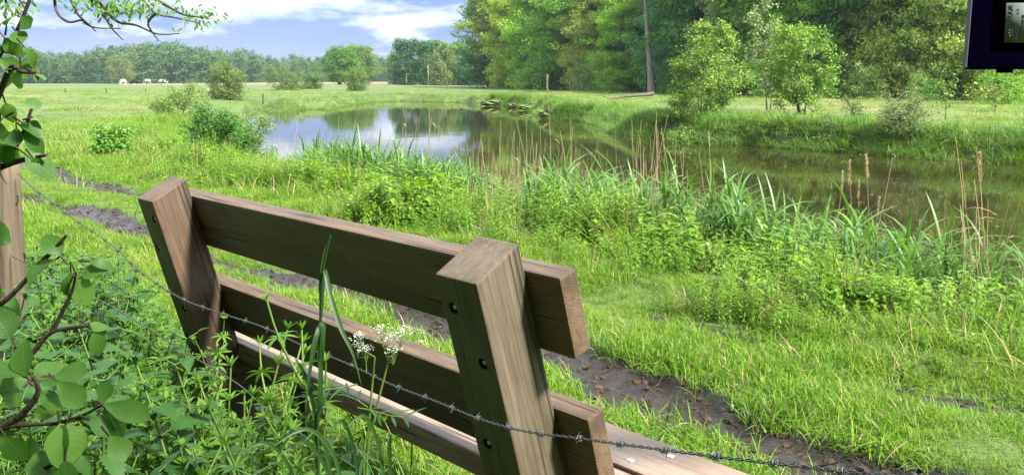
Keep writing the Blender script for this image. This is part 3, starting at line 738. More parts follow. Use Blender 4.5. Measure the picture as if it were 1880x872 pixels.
# ---------------------------------------------------------------- trees and bushes
def make_tree(H, R, base, tr, nl=16, leaf=.26, nleaf=14000, clr=(.5, .95), top_round=.6, flat=.55, lean=(0, 0), low_fill=.25, drop=0.0, forks=1, mats=None, cardw=.62, wild=.16, shell=.35, trunk_top=.86, solid=0.0, nsub=5):
    """tapered trunk, limbs, side limbs; leaves in many uneven clumps along the limbs. returns (trunk mesh, crown mesh)"""
    tb = MB(); cl = []
    def env(t):   # crown radius at relative height t of the crown
        return R*max(.12, (math.sin(math.pi*min(1, max(0, .12+.88*t))**.8))**top_round)*(1 if t > .25 else .62+1.5*t)
    stems = []
    for f in range(forks):
        n = 9; a = rng.uniform(0, 6.28)
        ln_ = np.array([lean[0]+(0 if forks == 1 else .16*R/H*math.cos(a+f*2.2)*4), lean[1]+(0 if forks == 1 else .16*R/H*math.sin(a+f*2.2)*4)])
        hh = H*trunk_top*(1 if f == 0 else rng.uniform(.6, .95)); pts = []
        for t in np.linspace(0, 1, n):
            pts.append(np.array([ln_[0]*hh*t+R*.04*math.sin(3*t+a)*t, ln_[1]*hh*t+R*.04*math.cos(2.3*t+a)*t, hh*t]))
        pts = np.array(pts)+np.array([math.cos(a+f*2.2), math.sin(a+f*2.2), 0])*(0 if forks == 1 else tr*1.6)
        rad = tr*(1-np.linspace(0, .93, n)**.8)*(1 if forks == 1 else .62); rad[0] *= 1.35
        pts[0][2] -= .15
        tb.tube(pts, rad, 8); stems.append((pts, rad))
    for i in range(nl):
        pts, rad = stems[i % forks]
        t = base/H/.86+(1-base/H/.86)*((i+.5)/nl)**.85; t = min(.99, max(.05, t)); f = t*8; k = min(7, int(f)); p = pts[k]+(pts[k+1]-pts[k])*(f-k)
        ct = (p[2]-base)/(H-base); an = i*2.399+rng.normal(0, .35); el = rng.uniform(.05, .6)+.5*max(0, ct)-drop
        L = env(ct)*rng.uniform(.75, 1.12)
        d = np.array([math.cos(an)*math.cos(el), math.sin(an)*math.cos(el), math.sin(el)])
        lp = limb(p, d, L, 7, wild, .25-drop); r0 = max(rad[k]*.5, .012)
        tb.tube(lp, np.linspace(r0, .01, 7), 5)
        for m in range(nsub):
            j = 2+m % 5; q = lp[min(6, j)]; dd = norm(norm(lp[-1]-lp[0])+rng.normal(0, .7, 3)); sl = L*rng.uniform(.22, .45)
            sp = limb(q, dd, sl, 4, .2, .1); tb.tube(sp, np.linspace(r0*.3+.004, .005, 4), 4)
            cl += [(sp[-1], 1.), (sp[2], .8)]
        cl += [(lp[-1], 1.), (lp[4], .7), (lp[5], .9)]
    # extra clumps near the envelope so that the outline is full but ragged
    for i in range(int(len(cl)*shell)):
        ct = rng.uniform(0, 1)**.9; an = rng.uniform(0, 6.28); rr = env(ct)*rng.uniform(.55, 1.02)*(1+.22*math.sin(3*an+5*ct)+.12*math.sin(7*an))
        z = base+ct*(H-base); sx = lean[0]*z; sy = lean[1]*z
        cl.append((np.array([sx+rr*math.cos(an), sy+rr*math.sin(an), z]), .8))
    for i in range(int(len(cl)*low_fill)):
        an = rng.uniform(0, 6.28); rr = R*rng.uniform(.3, .95); cl.append((np.array([rr*math.cos(an), rr*math.sin(an), rng.uniform(.02, .3)*H]), .8))
    C = np.array([c for c, w in cl]); W_ = np.array([w for c, w in cl])
    C[:, 2] = np.maximum(C[:, 2], .15)
    rc = rng.uniform(clr[0], clr[1], len(C))*W_; pr = rc**2; pr /= pr.sum()
    ct_ = rng.normal(.5, .2, len(C))
    k = rng.choice(len(C), nleaf, p=pr)
    o = rnd_dir(nleaf)*(rng.random(nleaf)**(.45-.2*solid))[:, None]*rc[k][:, None]; o[:, 2] *= flat
    pos = C[k]+o; pos[:, 2] = np.maximum(pos[:, 2], .03)
    nn = norm(o*(1+.5*solid)+rnd_dir(nleaf)*rc[k][:, None]*(.6-.25*solid)+np.array([0, 0, 1.])*rc[k][:, None]*(.75-.25*solid))
    dd = norm(rnd_dir(nleaf)+o/rc[k][:, None]*.8-np.array([0, 0, .35]))
    cb = MB(); cb.batch(leaf_card(cardw), pos, frames(dd, nn), leaf*rng.uniform(.6, 1.3, nleaf), np.clip(ct_[k]+rng.normal(0, .16, nleaf), 0, 1))
    mats = mats or (M['bark'], M['crown'])
    return tb.mesh('trunk', [mats[0]], True), cb.mesh('crown', [mats[1]])
def plant(name, meshes, xy, H_scale, rz, color, label, cat='tree', group=None, wide=1.0, zoff=0.0):
    z = terrain([xy])[0][0]
    r = empty(name, (xy[0], xy[1], z+zoff), rz); r.scale = (H_scale*wide, H_scale*wide, H_scale)
    tag(r, label, cat, group)
    t = link('trunk', meshes[0], r); c = link('crown', meshes[1], r); c.color = (*(np.array(color)*(1.3 if name in ('sapling', 'poplar_sapling', 'willow_bush', 'shrub', 'bush') else 1.0)), 1)
    return r
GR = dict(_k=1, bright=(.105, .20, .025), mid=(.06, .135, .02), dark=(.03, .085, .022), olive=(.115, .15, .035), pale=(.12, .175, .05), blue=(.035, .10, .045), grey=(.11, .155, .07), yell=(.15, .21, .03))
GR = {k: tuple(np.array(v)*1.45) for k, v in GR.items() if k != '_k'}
wood = [make_tree(17, 5.2, 1.2, .34, 20, .30, 38000, (1.0, 1.75), .5, .6, low_fill=.16, solid=1, nsub=3, shell=.5),
        make_tree(17, 4.6, .8, .28, 20, .26, 40000, (.9, 1.6), .55, .55, drop=.03, low_fill=.22, solid=1, nsub=3, shell=.6),
        make_tree(17, 5.6, 2.2, .38, 18, .32, 34000, (1.1, 1.9), .6, .65, low_fill=.1, solid=1, nsub=3, shell=.5),
        make_tree(17, 4.8, .5, .30, 24, .25, 42000, (.8, 1.5), .55, .5, drop=.06, low_fill=.3, solid=1, nsub=3, shell=.5)]
def xy_at(px, d): return ((px-940)/FPX*d, d)
# first row of the right hand wood: px, distance, mesh, colour, height, label
row1 = [(935, 138, 0, 'yell', .92, 'full yellow green tree at the left end of the right wood'), (985, 128, 2, 'bright', 1., 'bright rounded tree, third from the sky gap in the right wood'),
        (1030, 119, 0, 'mid', .95, 'mid green tree with dark hollows above the far eroded bank'), (1082, 110, 1, 'olive', .95, 'olive green tree leaning over pale bushes left of the grey leaning trunk'),
        (1140, 102, 3, 'bright', .9, 'light green leafy tree just left of the grey leaning trunk'), (1232, 94, 1, 'blue', 1., 'dark blue green tree just right of the grey leaning trunk'),
        (1290, 86, 2, 'dark', 1., 'dark tree directly behind the large riverside sapling'), (1345, 80, 3, 'grey', .95, 'grey green feathery tree between the two riverside saplings'),
        (1425, 75, 0, 'mid', .95, 'mid green tree behind the silvery poplar on the far meadow'), (1500, 71, 1, 'bright', .9, 'fresh green tree rising above the rounded sapling'),
        (1570, 68, 2, 'dark', .95, 'dark green tree between rounded sapling and layered olive trees'), (1640, 65, 3, 'olive', .92, 'olive tree with layered drooping sprays behind the low grey bush'),
        (1715, 63, 3, 'pale', .9, 'pale olive tree with layered sprays left of the dark notice box'), (1790, 61, 0, 'olive', .9, 'tree behind and below the dark notice box with bare lower trunk'),
        (1870, 60, 1, 'bright', .9, 'bright tree partly hidden by the dark notice box at right edge')]
for px, d, m, c, s, lab in row1:
    plant('wood_tree', wood[m], xy_at(px, d), s*rng.uniform(.95, 1.05), rng.uniform(0, 6.28), np.array(GR[c])*rng.uniform(1.4, 1.75)*[1.12, 1.03, .9], lab, 'tree', 'trees along the edge of the right hand wood', .92)
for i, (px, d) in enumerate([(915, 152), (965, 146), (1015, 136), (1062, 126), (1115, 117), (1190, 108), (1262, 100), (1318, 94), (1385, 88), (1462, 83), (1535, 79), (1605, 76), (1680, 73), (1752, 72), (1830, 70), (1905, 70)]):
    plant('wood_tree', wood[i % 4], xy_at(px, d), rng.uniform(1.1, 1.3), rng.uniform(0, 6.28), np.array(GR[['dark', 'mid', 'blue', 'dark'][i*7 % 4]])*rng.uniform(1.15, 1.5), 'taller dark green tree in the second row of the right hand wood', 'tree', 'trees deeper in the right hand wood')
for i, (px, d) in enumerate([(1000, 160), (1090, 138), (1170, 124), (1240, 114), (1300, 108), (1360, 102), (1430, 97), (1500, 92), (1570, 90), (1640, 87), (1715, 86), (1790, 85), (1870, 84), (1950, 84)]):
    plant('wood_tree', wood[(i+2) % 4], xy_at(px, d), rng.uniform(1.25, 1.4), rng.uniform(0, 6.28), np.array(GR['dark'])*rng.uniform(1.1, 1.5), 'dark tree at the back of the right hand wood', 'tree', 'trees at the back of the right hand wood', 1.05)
# loose light tree at the sky gap and the grey leaning trunk
lt = make_tree(17, 5.0, 4.0, .26, 18, .30, 9000, (.6, 1.3), .5, .5, lean=(-.10, 0), low_fill=0, shell=.15, wild=.2)
plant('loose_tree', lt, xy_at(903, 143), 1.0, .2, GR['yell'], 'loose light green tree with bare branches against the sky, left end of the right wood')
lt2 = make_tree(19, 4.2, 9.5, .36, 14, .26, 9000, (.8, 1.6), .5, .5, lean=(-.085, 0), low_fill=0, shell=.2, mats=(M['palebark'], M['crown']))
plant('tall_tree', lt2, xy_at(1196, 88), 1.0, 0, GR['mid'], 'tall tree with a bare grey trunk leaning left in front of the wood')
# low bushes along the foot of the wood
bush = [make_tree(3.2, 2.2, .1, .06, 14, .20, 4200, (.35, .75), .5, .6, forks=3, low_fill=.4), make_tree(3.0, 1.9, .1, .05, 16, .15, 5200, (.3, .6), .55, .45, forks=4, low_fill=.4, drop=.1)]
for px, d, m, c, s, lab in ((1085, 104, 0, 'grey', 1.0, 'pale grey green bush at the wood foot left of the fallen log'), (1120, 98, 1, 'bright', .9, 'bright green bush at the wood foot behind the fallen log'), (1000, 118, 1, 'dark', .9, 'dark low bush under the third wood tree'),
        (1245, 83, 0, 'dark', .8, 'dark bush behind the riverside sapling at the wood foot'), (1590, 62, 1, 'pale', .75, 'pale green bush at the wood foot behind the low grey willow'), (1410, 66, 0, 'mid', .7, 'mid green bush at the wood foot behind the poplar'),
        (1520, 63, 1, 'mid', .6, 'low bush at the wood foot right of the rounded sapling'), (1845, 52, 0, 'bright', .6, 'bright bush under the dark notice box'), (1690, 58, 1, 'mid', .55, 'low bush at the wood foot above the low grey willow')):
    plant('bush', bush[m], xy_at(px, d), s, rng.uniform(0, 6), GR[c], lab, 'bush')
# undergrowth: continuous dark mass under the trees
def undergrowth():
    mb = MB(); n = 34000; px = rng.uniform(905, 2000, n); dd = np.interp(px, [905, 1000, 1100, 1200, 1400, 1600, 2000], [160, 135, 114, 98, 77, 68, 62])+np.abs(rng.normal(0, 7, n))+1.
    x = (px-940)/FPX*dd; h = 1.1+.9*fbm(x, dd, 3.5, 77)
    z = rng.random(n)*np.maximum(h, .3)+terrain(np.column_stack([x, dd]))[0]
    P = np.column_stack([x, dd, z]); nn = norm(rnd_dir(n)+[0, -.5, .8])
    mb.batch(leaf_card(.7), P, frames(rnd_dir(n), nn), .30*rng.uniform(.6, 1.3, n), np.clip(rng.normal(.45, .2, n), 0, 1))
    o = link('undergrowth', mb.mesh('undergrowth', [M['crown']])); o.color = (*GR['mid'], 1); tag(o, 'dark leafy undergrowth along the foot of the right hand wood', 'undergrowth', None, 'stuff')
undergrowth()

# young trees and bushes on the far bank
def px_plant(name, args, px, ybase, ytop, color, label, cat, wpx=None, zb=0.0, seedrot=0, **kw):
    g = ground(px, ybase, zb); H = (ybase-ytop)/FPX*g[1]*1.0
    R = (wpx/2)/FPX*g[1] if wpx else H*.4
    m = make_tree(H, R, **args)
    return plant(name, m, g[:2], 1.0, seedrot, color, label, cat, **kw)
px_plant('sapling', dict(base=.35, tr=.06, nl=22, leaf=.105, nleaf=11000, clr=(.16, .34), top_round=.75, flat=.7, forks=5, low_fill=.12, shell=.35, wild=.2), 1285, 222, 52, (.135, .215, .04), 'large loose bright green sapling with several stems on the eroded far bank', 'young tree', 150, zb=-.1)
px_plant('sapling', dict(base=.9, tr=.035, nl=12, leaf=.11, nleaf=1900, clr=(.14, .3), top_round=.6, flat=.8, forks=2, low_fill=0, shell=.2), 1332, 214, 62, (.11, .19, .05), 'narrow sapling with a single pale stem right of the large riverside sapling', 'young tree', 64)
px_plant('sapling', dict(base=.5, tr=.06, nl=22, leaf=.105, nleaf=10500, clr=(.17, .34), top_round=.5, flat=.75, forks=5, low_fill=.1, shell=.4), 1472, 212, 48, (.14, .225, .04), 'rounded bright green sapling with splayed stems on the far meadow', 'young tree', 118)
px_plant('poplar_sapling', dict(base=.8, tr=.05, nl=18, leaf=.12, nleaf=2600, clr=(.14, .3), top_round=.4, flat=.9, forks=2, low_fill=.03, shell=.2), 1412, 205, -8, (.17, .215, .12), 'slender silvery green poplar between the two bright saplings', 'young tree', 74)
px_plant('willow_bush', dict(base=.05, tr=.03, nl=16, leaf=.085, nleaf=4200, clr=(.12, .24), top_round=.5, flat=.8, forks=5, low_fill=.4, shell=.6, cardw=.3), 1660, 238, 168, (.115, .155, .065), 'low grey green willow bush on the right hand meadow', 'bush', 100)
px_plant('sapling', dict(base=.4, tr=.02, nl=7, leaf=.10, nleaf=300, clr=(.1, .22), flat=.9, low_fill=0, shell=.1), 1735, 226, 150, (.12, .19, .05), 'thin sparse sapling right of the low grey willow bush', 'young tree', 46)
px_plant('sapling', dict(base=.3, tr=.02, nl=8, leaf=.10, nleaf=420, clr=(.1, .22), flat=.9, low_fill=0, shell=.2), 1682, 196, 130, (.16, .21, .07), 'pale upright sapling growing behind the low grey willow bush', 'young tree', 34)
px_plant('sapling', dict(base=.3, tr=.02, nl=8, leaf=.10, nleaf=450, clr=(.12, .25), flat=.6, low_fill=0, shell=.2), 1826, 208, 168, (.13, .19, .04), 'small flat topped sapling below the dark notice box', 'young tree', 60)
px_plant('shrub', dict(base=.05, tr=.02, nl=10, leaf=.08, nleaf=900, clr=(.1, .2), flat=.8, forks=3, low_fill=.5, cardw=.35), 1572, 222, 182, (.11, .16, .06), 'small grey green shrub between rounded sapling and low willow', 'bush', 46)
px_plant('shrub', dict(base=.05, tr=.02, nl=10, leaf=.08, nleaf=900, clr=(.1, .2), flat=.8, forks=3, low_fill=.5, cardw=.35), 1518, 232, 196, (.12, .17, .07), 'small pale shrub below the rounded sapling on the far bank', 'bush', 50)
px_plant('shrub', dict(base=.03, tr=.02, nl=10, leaf=.09, nleaf=1100, clr=(.1, .22), flat=.7, forks=3, low_fill=.5), 1240, 232, 185, (.09, .17, .03), 'leafy shrub at the left foot of the large riverside sapling', 'bush', 70, zb=-.15)
px_plant('shrub', dict(base=.03, tr=.02, nl=10, leaf=.07, nleaf=800, clr=(.08, .18), flat=.8, forks=3, low_fill=.5), 1165, 250, 220, (.035, .12, .03), 'small dark green tussock shrub at the far water edge', 'bush', 34, zb=-.55)
# near left: bushes at the left end of the river
px_plant('willow_bush', dict(base=.02, tr=.012, nl=16, leaf=.06, nleaf=11000, clr=(.09, .18), top_round=.6, flat=.8, forks=5, low_fill=.5, shell=.6, cardw=.35), 412, 314, 205, (.055, .14, .024), 'dark green leafy bush beside the left end of the water', 'bush', 125, zb=-.1)
px_plant('willow_bush', dict(base=.03, tr=.015, nl=16, leaf=.075, nleaf=9000, clr=(.12, .24), top_round=.5, flat=.8, forks=5, low_fill=.5, shell=.6, cardw=.3), 436, 264, 190, (.13, .20, .07), 'grey green sallow bush behind the dark leafy bush at the water', 'bush', 130, zb=-.1)
px_plant('willow_bush', dict(base=.03, tr=.015, nl=14, leaf=.09, nleaf=6500, clr=(.12, .25), top_round=.5, flat=.7, forks=5, low_fill=.4, shell=.5, cardw=.3), 325, 222, 168, (.13, .20, .055), 'loose grey green willow scrub on the left meadow', 'bush', 90)
px_plant('willow_bush', dict(base=.03, tr=.015, nl=12, leaf=.07, nleaf=3000, clr=(.08, .18), top_round=.5, flat=.7, forks=4, low_fill=.5, shell=.5), 205, 288, 252, (.085, .19, .025), 'low dark weedy bush in the middle of the left meadow', 'bush', 58)
px_plant('willow_bush', dict(base=.03, tr=.015, nl=12, leaf=.06, nleaf=1700, clr=(.08, .16), top_round=.5, flat=.8, forks=4, low_fill=.5, shell=.5), 518, 300, 262, (.10, .17, .05), 'small pale leafy bush at the near water edge left of the reeds', 'bush', 50, zb=-.3)
wl = dict(base=.1, tr=.05, nl=22, leaf=.17, nleaf=11000, clr=(.2, .42), top_round=.45, flat=.9, forks=6, low_fill=.3, shell=.6, cardw=.28)
px_plant('willow_bush', wl, 416, 183, 124, (.105, .15, .05), 'rounded grey green willow bush standing alone on the left meadow', 'bush', 64)
px_plant('willow_bush', wl, 530, 167, 136, (.10, .16, .055), 'low broad grey green willow at the far side of the left meadow', 'bush', 62)
px_plant('willow_bush', wl, 572, 165, 138, (.10, .165, .06), 'smaller grey green willow right of the low broad willow', 'bush', 38)
px_plant('willow_bush', wl, 655, 169, 128, (.105, .17, .05), 'pale green willow bush in front of the two round trees', 'bush', 38)
rt = dict(base=.9, tr=.38, nl=26, leaf=.32, nleaf=22000, clr=(.8, 1.3), top_round=.42, flat=.6, low_fill=0, shell=.8, solid=1, nsub=3)
px_plant('round_tree', rt, 624, 158, 101, (.085, .20, .028), 'dense round dark green tree with a low trunk in the far meadow', 'tree', 72)
px_plant('round_tree', dict(rt, base=.6), 664, 156.5, 94, (.13, .22, .045), 'taller round light green tree behind the dense round tree', 'tree', 68)
px_plant('hawthorn_bush', dict(rt, base=.2, tr=.2, nleaf=6000), 131, 153.2, 121, (.13, .14, .05), 'round brownish bush before the far wood on the left', 'bush', 44)
px_plant('leaning_willow', dict(rt, base=1.2, tr=.35, nleaf=6000, flat=.7, shell=.3, top_round=.6), 222, 155, 118, (.15, .185, .06), 'pale leaning willow with a crooked trunk beside the cows', 'tree', 62, )
px_plant('far_bush', dict(rt, base=.2, tr=.2, nleaf=5000), 360, 153, 133, (.10, .18, .035), 'small round light green tree before the far wood', 'tree', 26)
px_plant('far_bush', dict(rt, base=.2, tr=.3, nleaf=9000), 408, 153, 112, (.10, .155, .05), 'big pale round tree behind the lone willow bush', 'tree', 66)
px_plant('far_bush', dict(rt, base=.2, tr=.2, nleaf=5000), 185, 152.8, 138, (.11, .16, .07), 'low pale thicket left of the leaning willow', 'bush', 54)

# middle copse: single trees
cop = [make_tree(12, 4.4, .8, .3, 20, .42, 9000, (.8, 1.5), .5, .55, low_fill=.25), make_tree(12, 3.8, .5, .28, 20, .40, 9000, (.7, 1.4), .6, .5, low_fill=.3)]
for px, d, yt, c, lab in ((745, 205, 78, 'blue', 'dark blue green tree at the left end of the middle copse'), (772, 200, 82, 'dark', 'dark broad tree second from left in the middle copse'), (795, 210, 76, 'mid', 'mid green domed tree in the centre of the middle copse'),
        (818, 205, 84, 'pale', 'pale green tree in front in the middle copse'), (842, 212, 78, 'mid', 'mid green tree right of centre in the middle copse'), (866, 204, 90, 'blue', 'blue green tree at the right end of the middle copse'), (888, 215, 84, 'mid', 'mid green copse tree half hidden behind the loose tree'), (730, 222, 96, 'pale', 'small feathery tree left of the middle copse')):
    H = CAM_H+(HZ-yt)/FPX*d
    plant('copse_tree', cop[rng.integers(2)], xy_at(px, d), H/12, rng.uniform(0, 6), GR[c], lab, 'tree', 'trees of the middle copse', 1.0)
px_plant('far_bush', dict(rt, base=.2, tr=.15, nleaf=4000), 808, 158.5, 118, (.13, .18, .06), 'light green slim tree at the front of the middle copse', 'tree', 26)
px_plant('far_bush', dict(rt, base=.2, tr=.15, nleaf=3500), 730, 157, 136, (.11, .17, .07), 'pale low bush left of the middle copse', 'bush', 30)
# far wood: one mass of many crowns
def far_wood():
    fw = [make_tree(13, 4.6, .4, .3, 14, .75, 2600, (1.0, 2.0), .5, .6, low_fill=.5), make_tree(13, 3.6, .4, .3, 14, .7, 2400, (.9, 1.7), .7, .55, low_fill=.5)]
    con = make_tree(15, 2.4, .5, .3, 16, .6, 1800, (.6, 1.1), 1.6, .5, low_fill=.1)
    con = con[1]; meshes = [fw[0][1], fw[1][1], con]
    pts, rot, sc, ix = [], [], [], []
    sky = np.array([(-60, 100), (0, 98), (50, 90), (90, 108), (120, 110), (165, 108), (205, 98), (240, 98), (290, 93), (325, 90), (360, 95), (392, 99), (425, 110), (440, 104), (480, 110), (520, 118), (560, 116), (585, 112), (610, 118), (700, 118), (735, 112), (780, 120), (930, 118)], float)
    for row, d0 in enumerate((330, 350, 372)):
        for px in np.arange(-60, 930, 15):
            d = d0+rng.uniform(-9, 9)+(55 if px > 430 else 0); p = px+rng.uniform(-6, 6)
            yt = np.interp(p, sky[:, 0], sky[:, 1])-7+rng.normal(0, 2.5)+(9 if row == 0 else 3 if row == 1 else 0)
            H = CAM_H+(HZ-yt)/FPX*d
            k = 2 if (rng.random() < (.3 if 540 < px < 620 else .05) and row == 2) else rng.integers(2)
            s = H/(15 if k == 2 else 13)
            x, y = xy_at(p, d); pts.append((x, y, terrain([(x, y)])[0][0])); rot.append((0, 0, rng.uniform(0, 6))); sc.append(s*(1.08 if k == 2 else 1)); ix.append(k)
    o = scatter('far_wood', meshes, pts, rot, np.array(sc), ix, 'long hazy blue green wood closing the far meadow', 'wood'); return o
M['farcrown'] = leaf_mat('far_leaf', (.04, .10, .04), (.11, .185, .06), .25, .6, .2, rndv=.8)
_c = M['crown']; M['crown'] = M['farcrown']; far_wood(); M['crown'] = _c

# haze over the whole place
def haze():
    mb = MB(); mb.box((-560, -60, -2.6), (560, 520, 34))
    n = NT('haze'); v = n.node('ShaderNodeVolumePrincipled'); v.inputs['Color'].default_value = (.72, .84, 1, 1); v.inputs['Density'].default_value = .0002
    v.inputs['Anisotropy'].default_value = .2
    n.L.new(v.outputs[0], n.out.inputs['Volume'])
    o = link('haze', mb.mesh('haze', [n.m])); tag(o, 'thin pale haze hanging over the meadows', 'haze', None, 'stuff')
HAZE = True
if HAZE: haze()

# ---------------------------------------------------------------- the oak bench
S_ = 0.80
def bevel_box(name, lo, hi, mats, bev=.004, cutters=()):
    bm = bmesh.new()
    V = [bm.verts.new((x, y, z)) for x in (lo[0], hi[0]) for y in (lo[1], hi[1]) for z in (lo[2], hi[2])]
    for f in ((0, 1, 3, 2), (4, 6, 7, 5), (0, 4, 5, 1), (2, 3, 7, 6), (0, 2, 6, 4), (1, 5, 7, 3)): bm.faces.new([V[i] for i in f])
    bmesh.ops.recalc_face_normals(bm, faces=bm.faces)
    return bm, V
def finish(bm, name, mats, bev=.004, holes=()):
    if bev: bmesh.ops.bevel(bm, geom=list(bm.edges), offset=bev, segments=2, affect='EDGES', profile=.6)
    me = bpy.data.meshes.new(name); bm.to_mesh(me); bm.free()
    for m in mats: me.materials.append(m)
    if holes:
        o = bpy.data.objects.new('work', me); COL.objects.link(o); cs = []
        for (c, r, dep) in holes:   # drilled along local z
            b2 = bmesh.new(); bmesh.ops.create_cone(b2, cap_ends=True, segments=20, radius1=r, radius2=r, depth=dep*2, matrix=Matrix.Translation(c))
            m2 = bpy.data.meshes.new('drill'); b2.to_mesh(m2); b2.free()
            for p in m2.polygons: p.material_index = 0
            m2.materials.append(mats[1])
            c2 = bpy.data.objects.new('drill', m2); COL.objects.link(c2); cs.append(c2)
            md = o.modifiers.new('b', 'BOOLEAN'); md.object = c2; md.operation = 'DIFFERENCE'; md.solver = 'EXACT'
            md.material_mode = 'TRANSFER'
        dg = bpy.context.evaluated_depsgraph_get(); dg.update()
        me2 = bpy.data.meshes.new_from_object(o.evaluated_get(dg)); me2.name = name
        bpy.data.objects.remove(o)
        for c2 in cs: bpy.data.objects.remove(c2)
        me = me2
    return me
def build_bench():
    ox, oy, oz = -.203*S_, 2.2325*S_, CAM_H-.5069*S_
    lean, pw, pd, af, rt, sep, uR = .2759, .1637*S_, .1659*S_, .0398*S_, .065*S_, 2.036*S_, .287*S_
    s, c = math.sin(lean), math.cos(lean)
    root = empty('park_bench', (ox, oy, 0), -YAW)
    tag(root, 'heavy brown oak bench seen from behind beside the muddy path', 'bench')
    def rail_m(u, a, d): return Matrix(((1, 0, 0, u), (0, c, -s, -a*s+d*c), (0, s, c, oz+a*c+d*s), (0, 0, 0, 1)))
    def post_m(u): return Matrix(((0, 1, 0, u), (-s, 0, c, 0), (c, 0, s, oz), (0, 0, 0, 1)))
    bolt = MB()
    def disc(mb, r, h, n=12):
        th = np.arange(n)*2*math.pi/n; V = [(r*math.cos(t), r*math.sin(t), 0) for t in th]+[(r*.8*math.cos(t), r*.8*math.sin(t), h*.7) for t in th]+[(0, 0, h)]
        mb.add(V, [(i, (i+1) % n, n+(i+1) % n, n+i) for i in range(n)], [(n+i, n+(i+1) % n, 2*n) for i in range(n)])
    disc(bolt, .007, .012, 6); bolt_me = bolt.mesh('bolt', [M['zinc']])
    L = -(oz+.05)/c
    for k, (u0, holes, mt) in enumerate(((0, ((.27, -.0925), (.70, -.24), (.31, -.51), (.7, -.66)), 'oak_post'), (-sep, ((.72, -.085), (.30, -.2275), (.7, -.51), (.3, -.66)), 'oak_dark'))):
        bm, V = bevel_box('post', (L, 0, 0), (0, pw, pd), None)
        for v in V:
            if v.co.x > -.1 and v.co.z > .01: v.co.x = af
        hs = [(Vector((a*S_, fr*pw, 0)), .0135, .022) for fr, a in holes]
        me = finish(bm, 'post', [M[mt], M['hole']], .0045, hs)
        p = link('post', me, root); p.matrix_local = post_m(u0)
        for fr, a in holes:
            b = link('bolt', bolt_me, p); b.matrix_local = Matrix.Translation((a*S_, fr*pw, .0125)) @ Matrix.Rotation(math.pi, 4, 'X')
    uL = -sep-(uR-pw)
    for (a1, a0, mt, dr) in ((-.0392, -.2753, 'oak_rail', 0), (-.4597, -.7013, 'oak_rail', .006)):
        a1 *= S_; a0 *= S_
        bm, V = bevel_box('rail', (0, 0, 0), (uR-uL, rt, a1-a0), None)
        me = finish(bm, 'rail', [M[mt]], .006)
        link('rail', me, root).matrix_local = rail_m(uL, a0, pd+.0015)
    zs = oz-.68*S_
    for v0, v1, e in ((.36, .60, .40), (.626, .858, .47)):
        bm, V = bevel_box('seat_plank', (0, 0, -.06), ((sep+.6)*1.0+e*S_-.25, (v1-v0)*S_, 0), None)
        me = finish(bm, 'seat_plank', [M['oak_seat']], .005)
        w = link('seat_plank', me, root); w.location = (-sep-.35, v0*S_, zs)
        if v0 > .5:
            sb = MB(); disc(sb, .0115, .004, 16); sm = sb.mesh('bolt_cap', [M['zinc']], False)
            for u, v in ((.13, .675), (.20, .79), (-1.93, .675), (-1.86, .79)):
                link('bolt_cap', sm, w, (u*S_+sep+.35, (v-v0)*S_, .0005))
    for u0 in (0, -sep):
        bm, V = bevel_box('bearer', (0, 0, 0), (.75*S_, .075, .10), None)
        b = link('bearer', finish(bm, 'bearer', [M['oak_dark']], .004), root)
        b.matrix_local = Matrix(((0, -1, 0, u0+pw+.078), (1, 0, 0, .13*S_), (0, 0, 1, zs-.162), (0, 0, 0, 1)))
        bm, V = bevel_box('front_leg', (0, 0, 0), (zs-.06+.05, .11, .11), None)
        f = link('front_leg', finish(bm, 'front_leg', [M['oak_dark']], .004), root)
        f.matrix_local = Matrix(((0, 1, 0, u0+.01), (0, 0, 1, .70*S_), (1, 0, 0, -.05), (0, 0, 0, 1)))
build_bench()

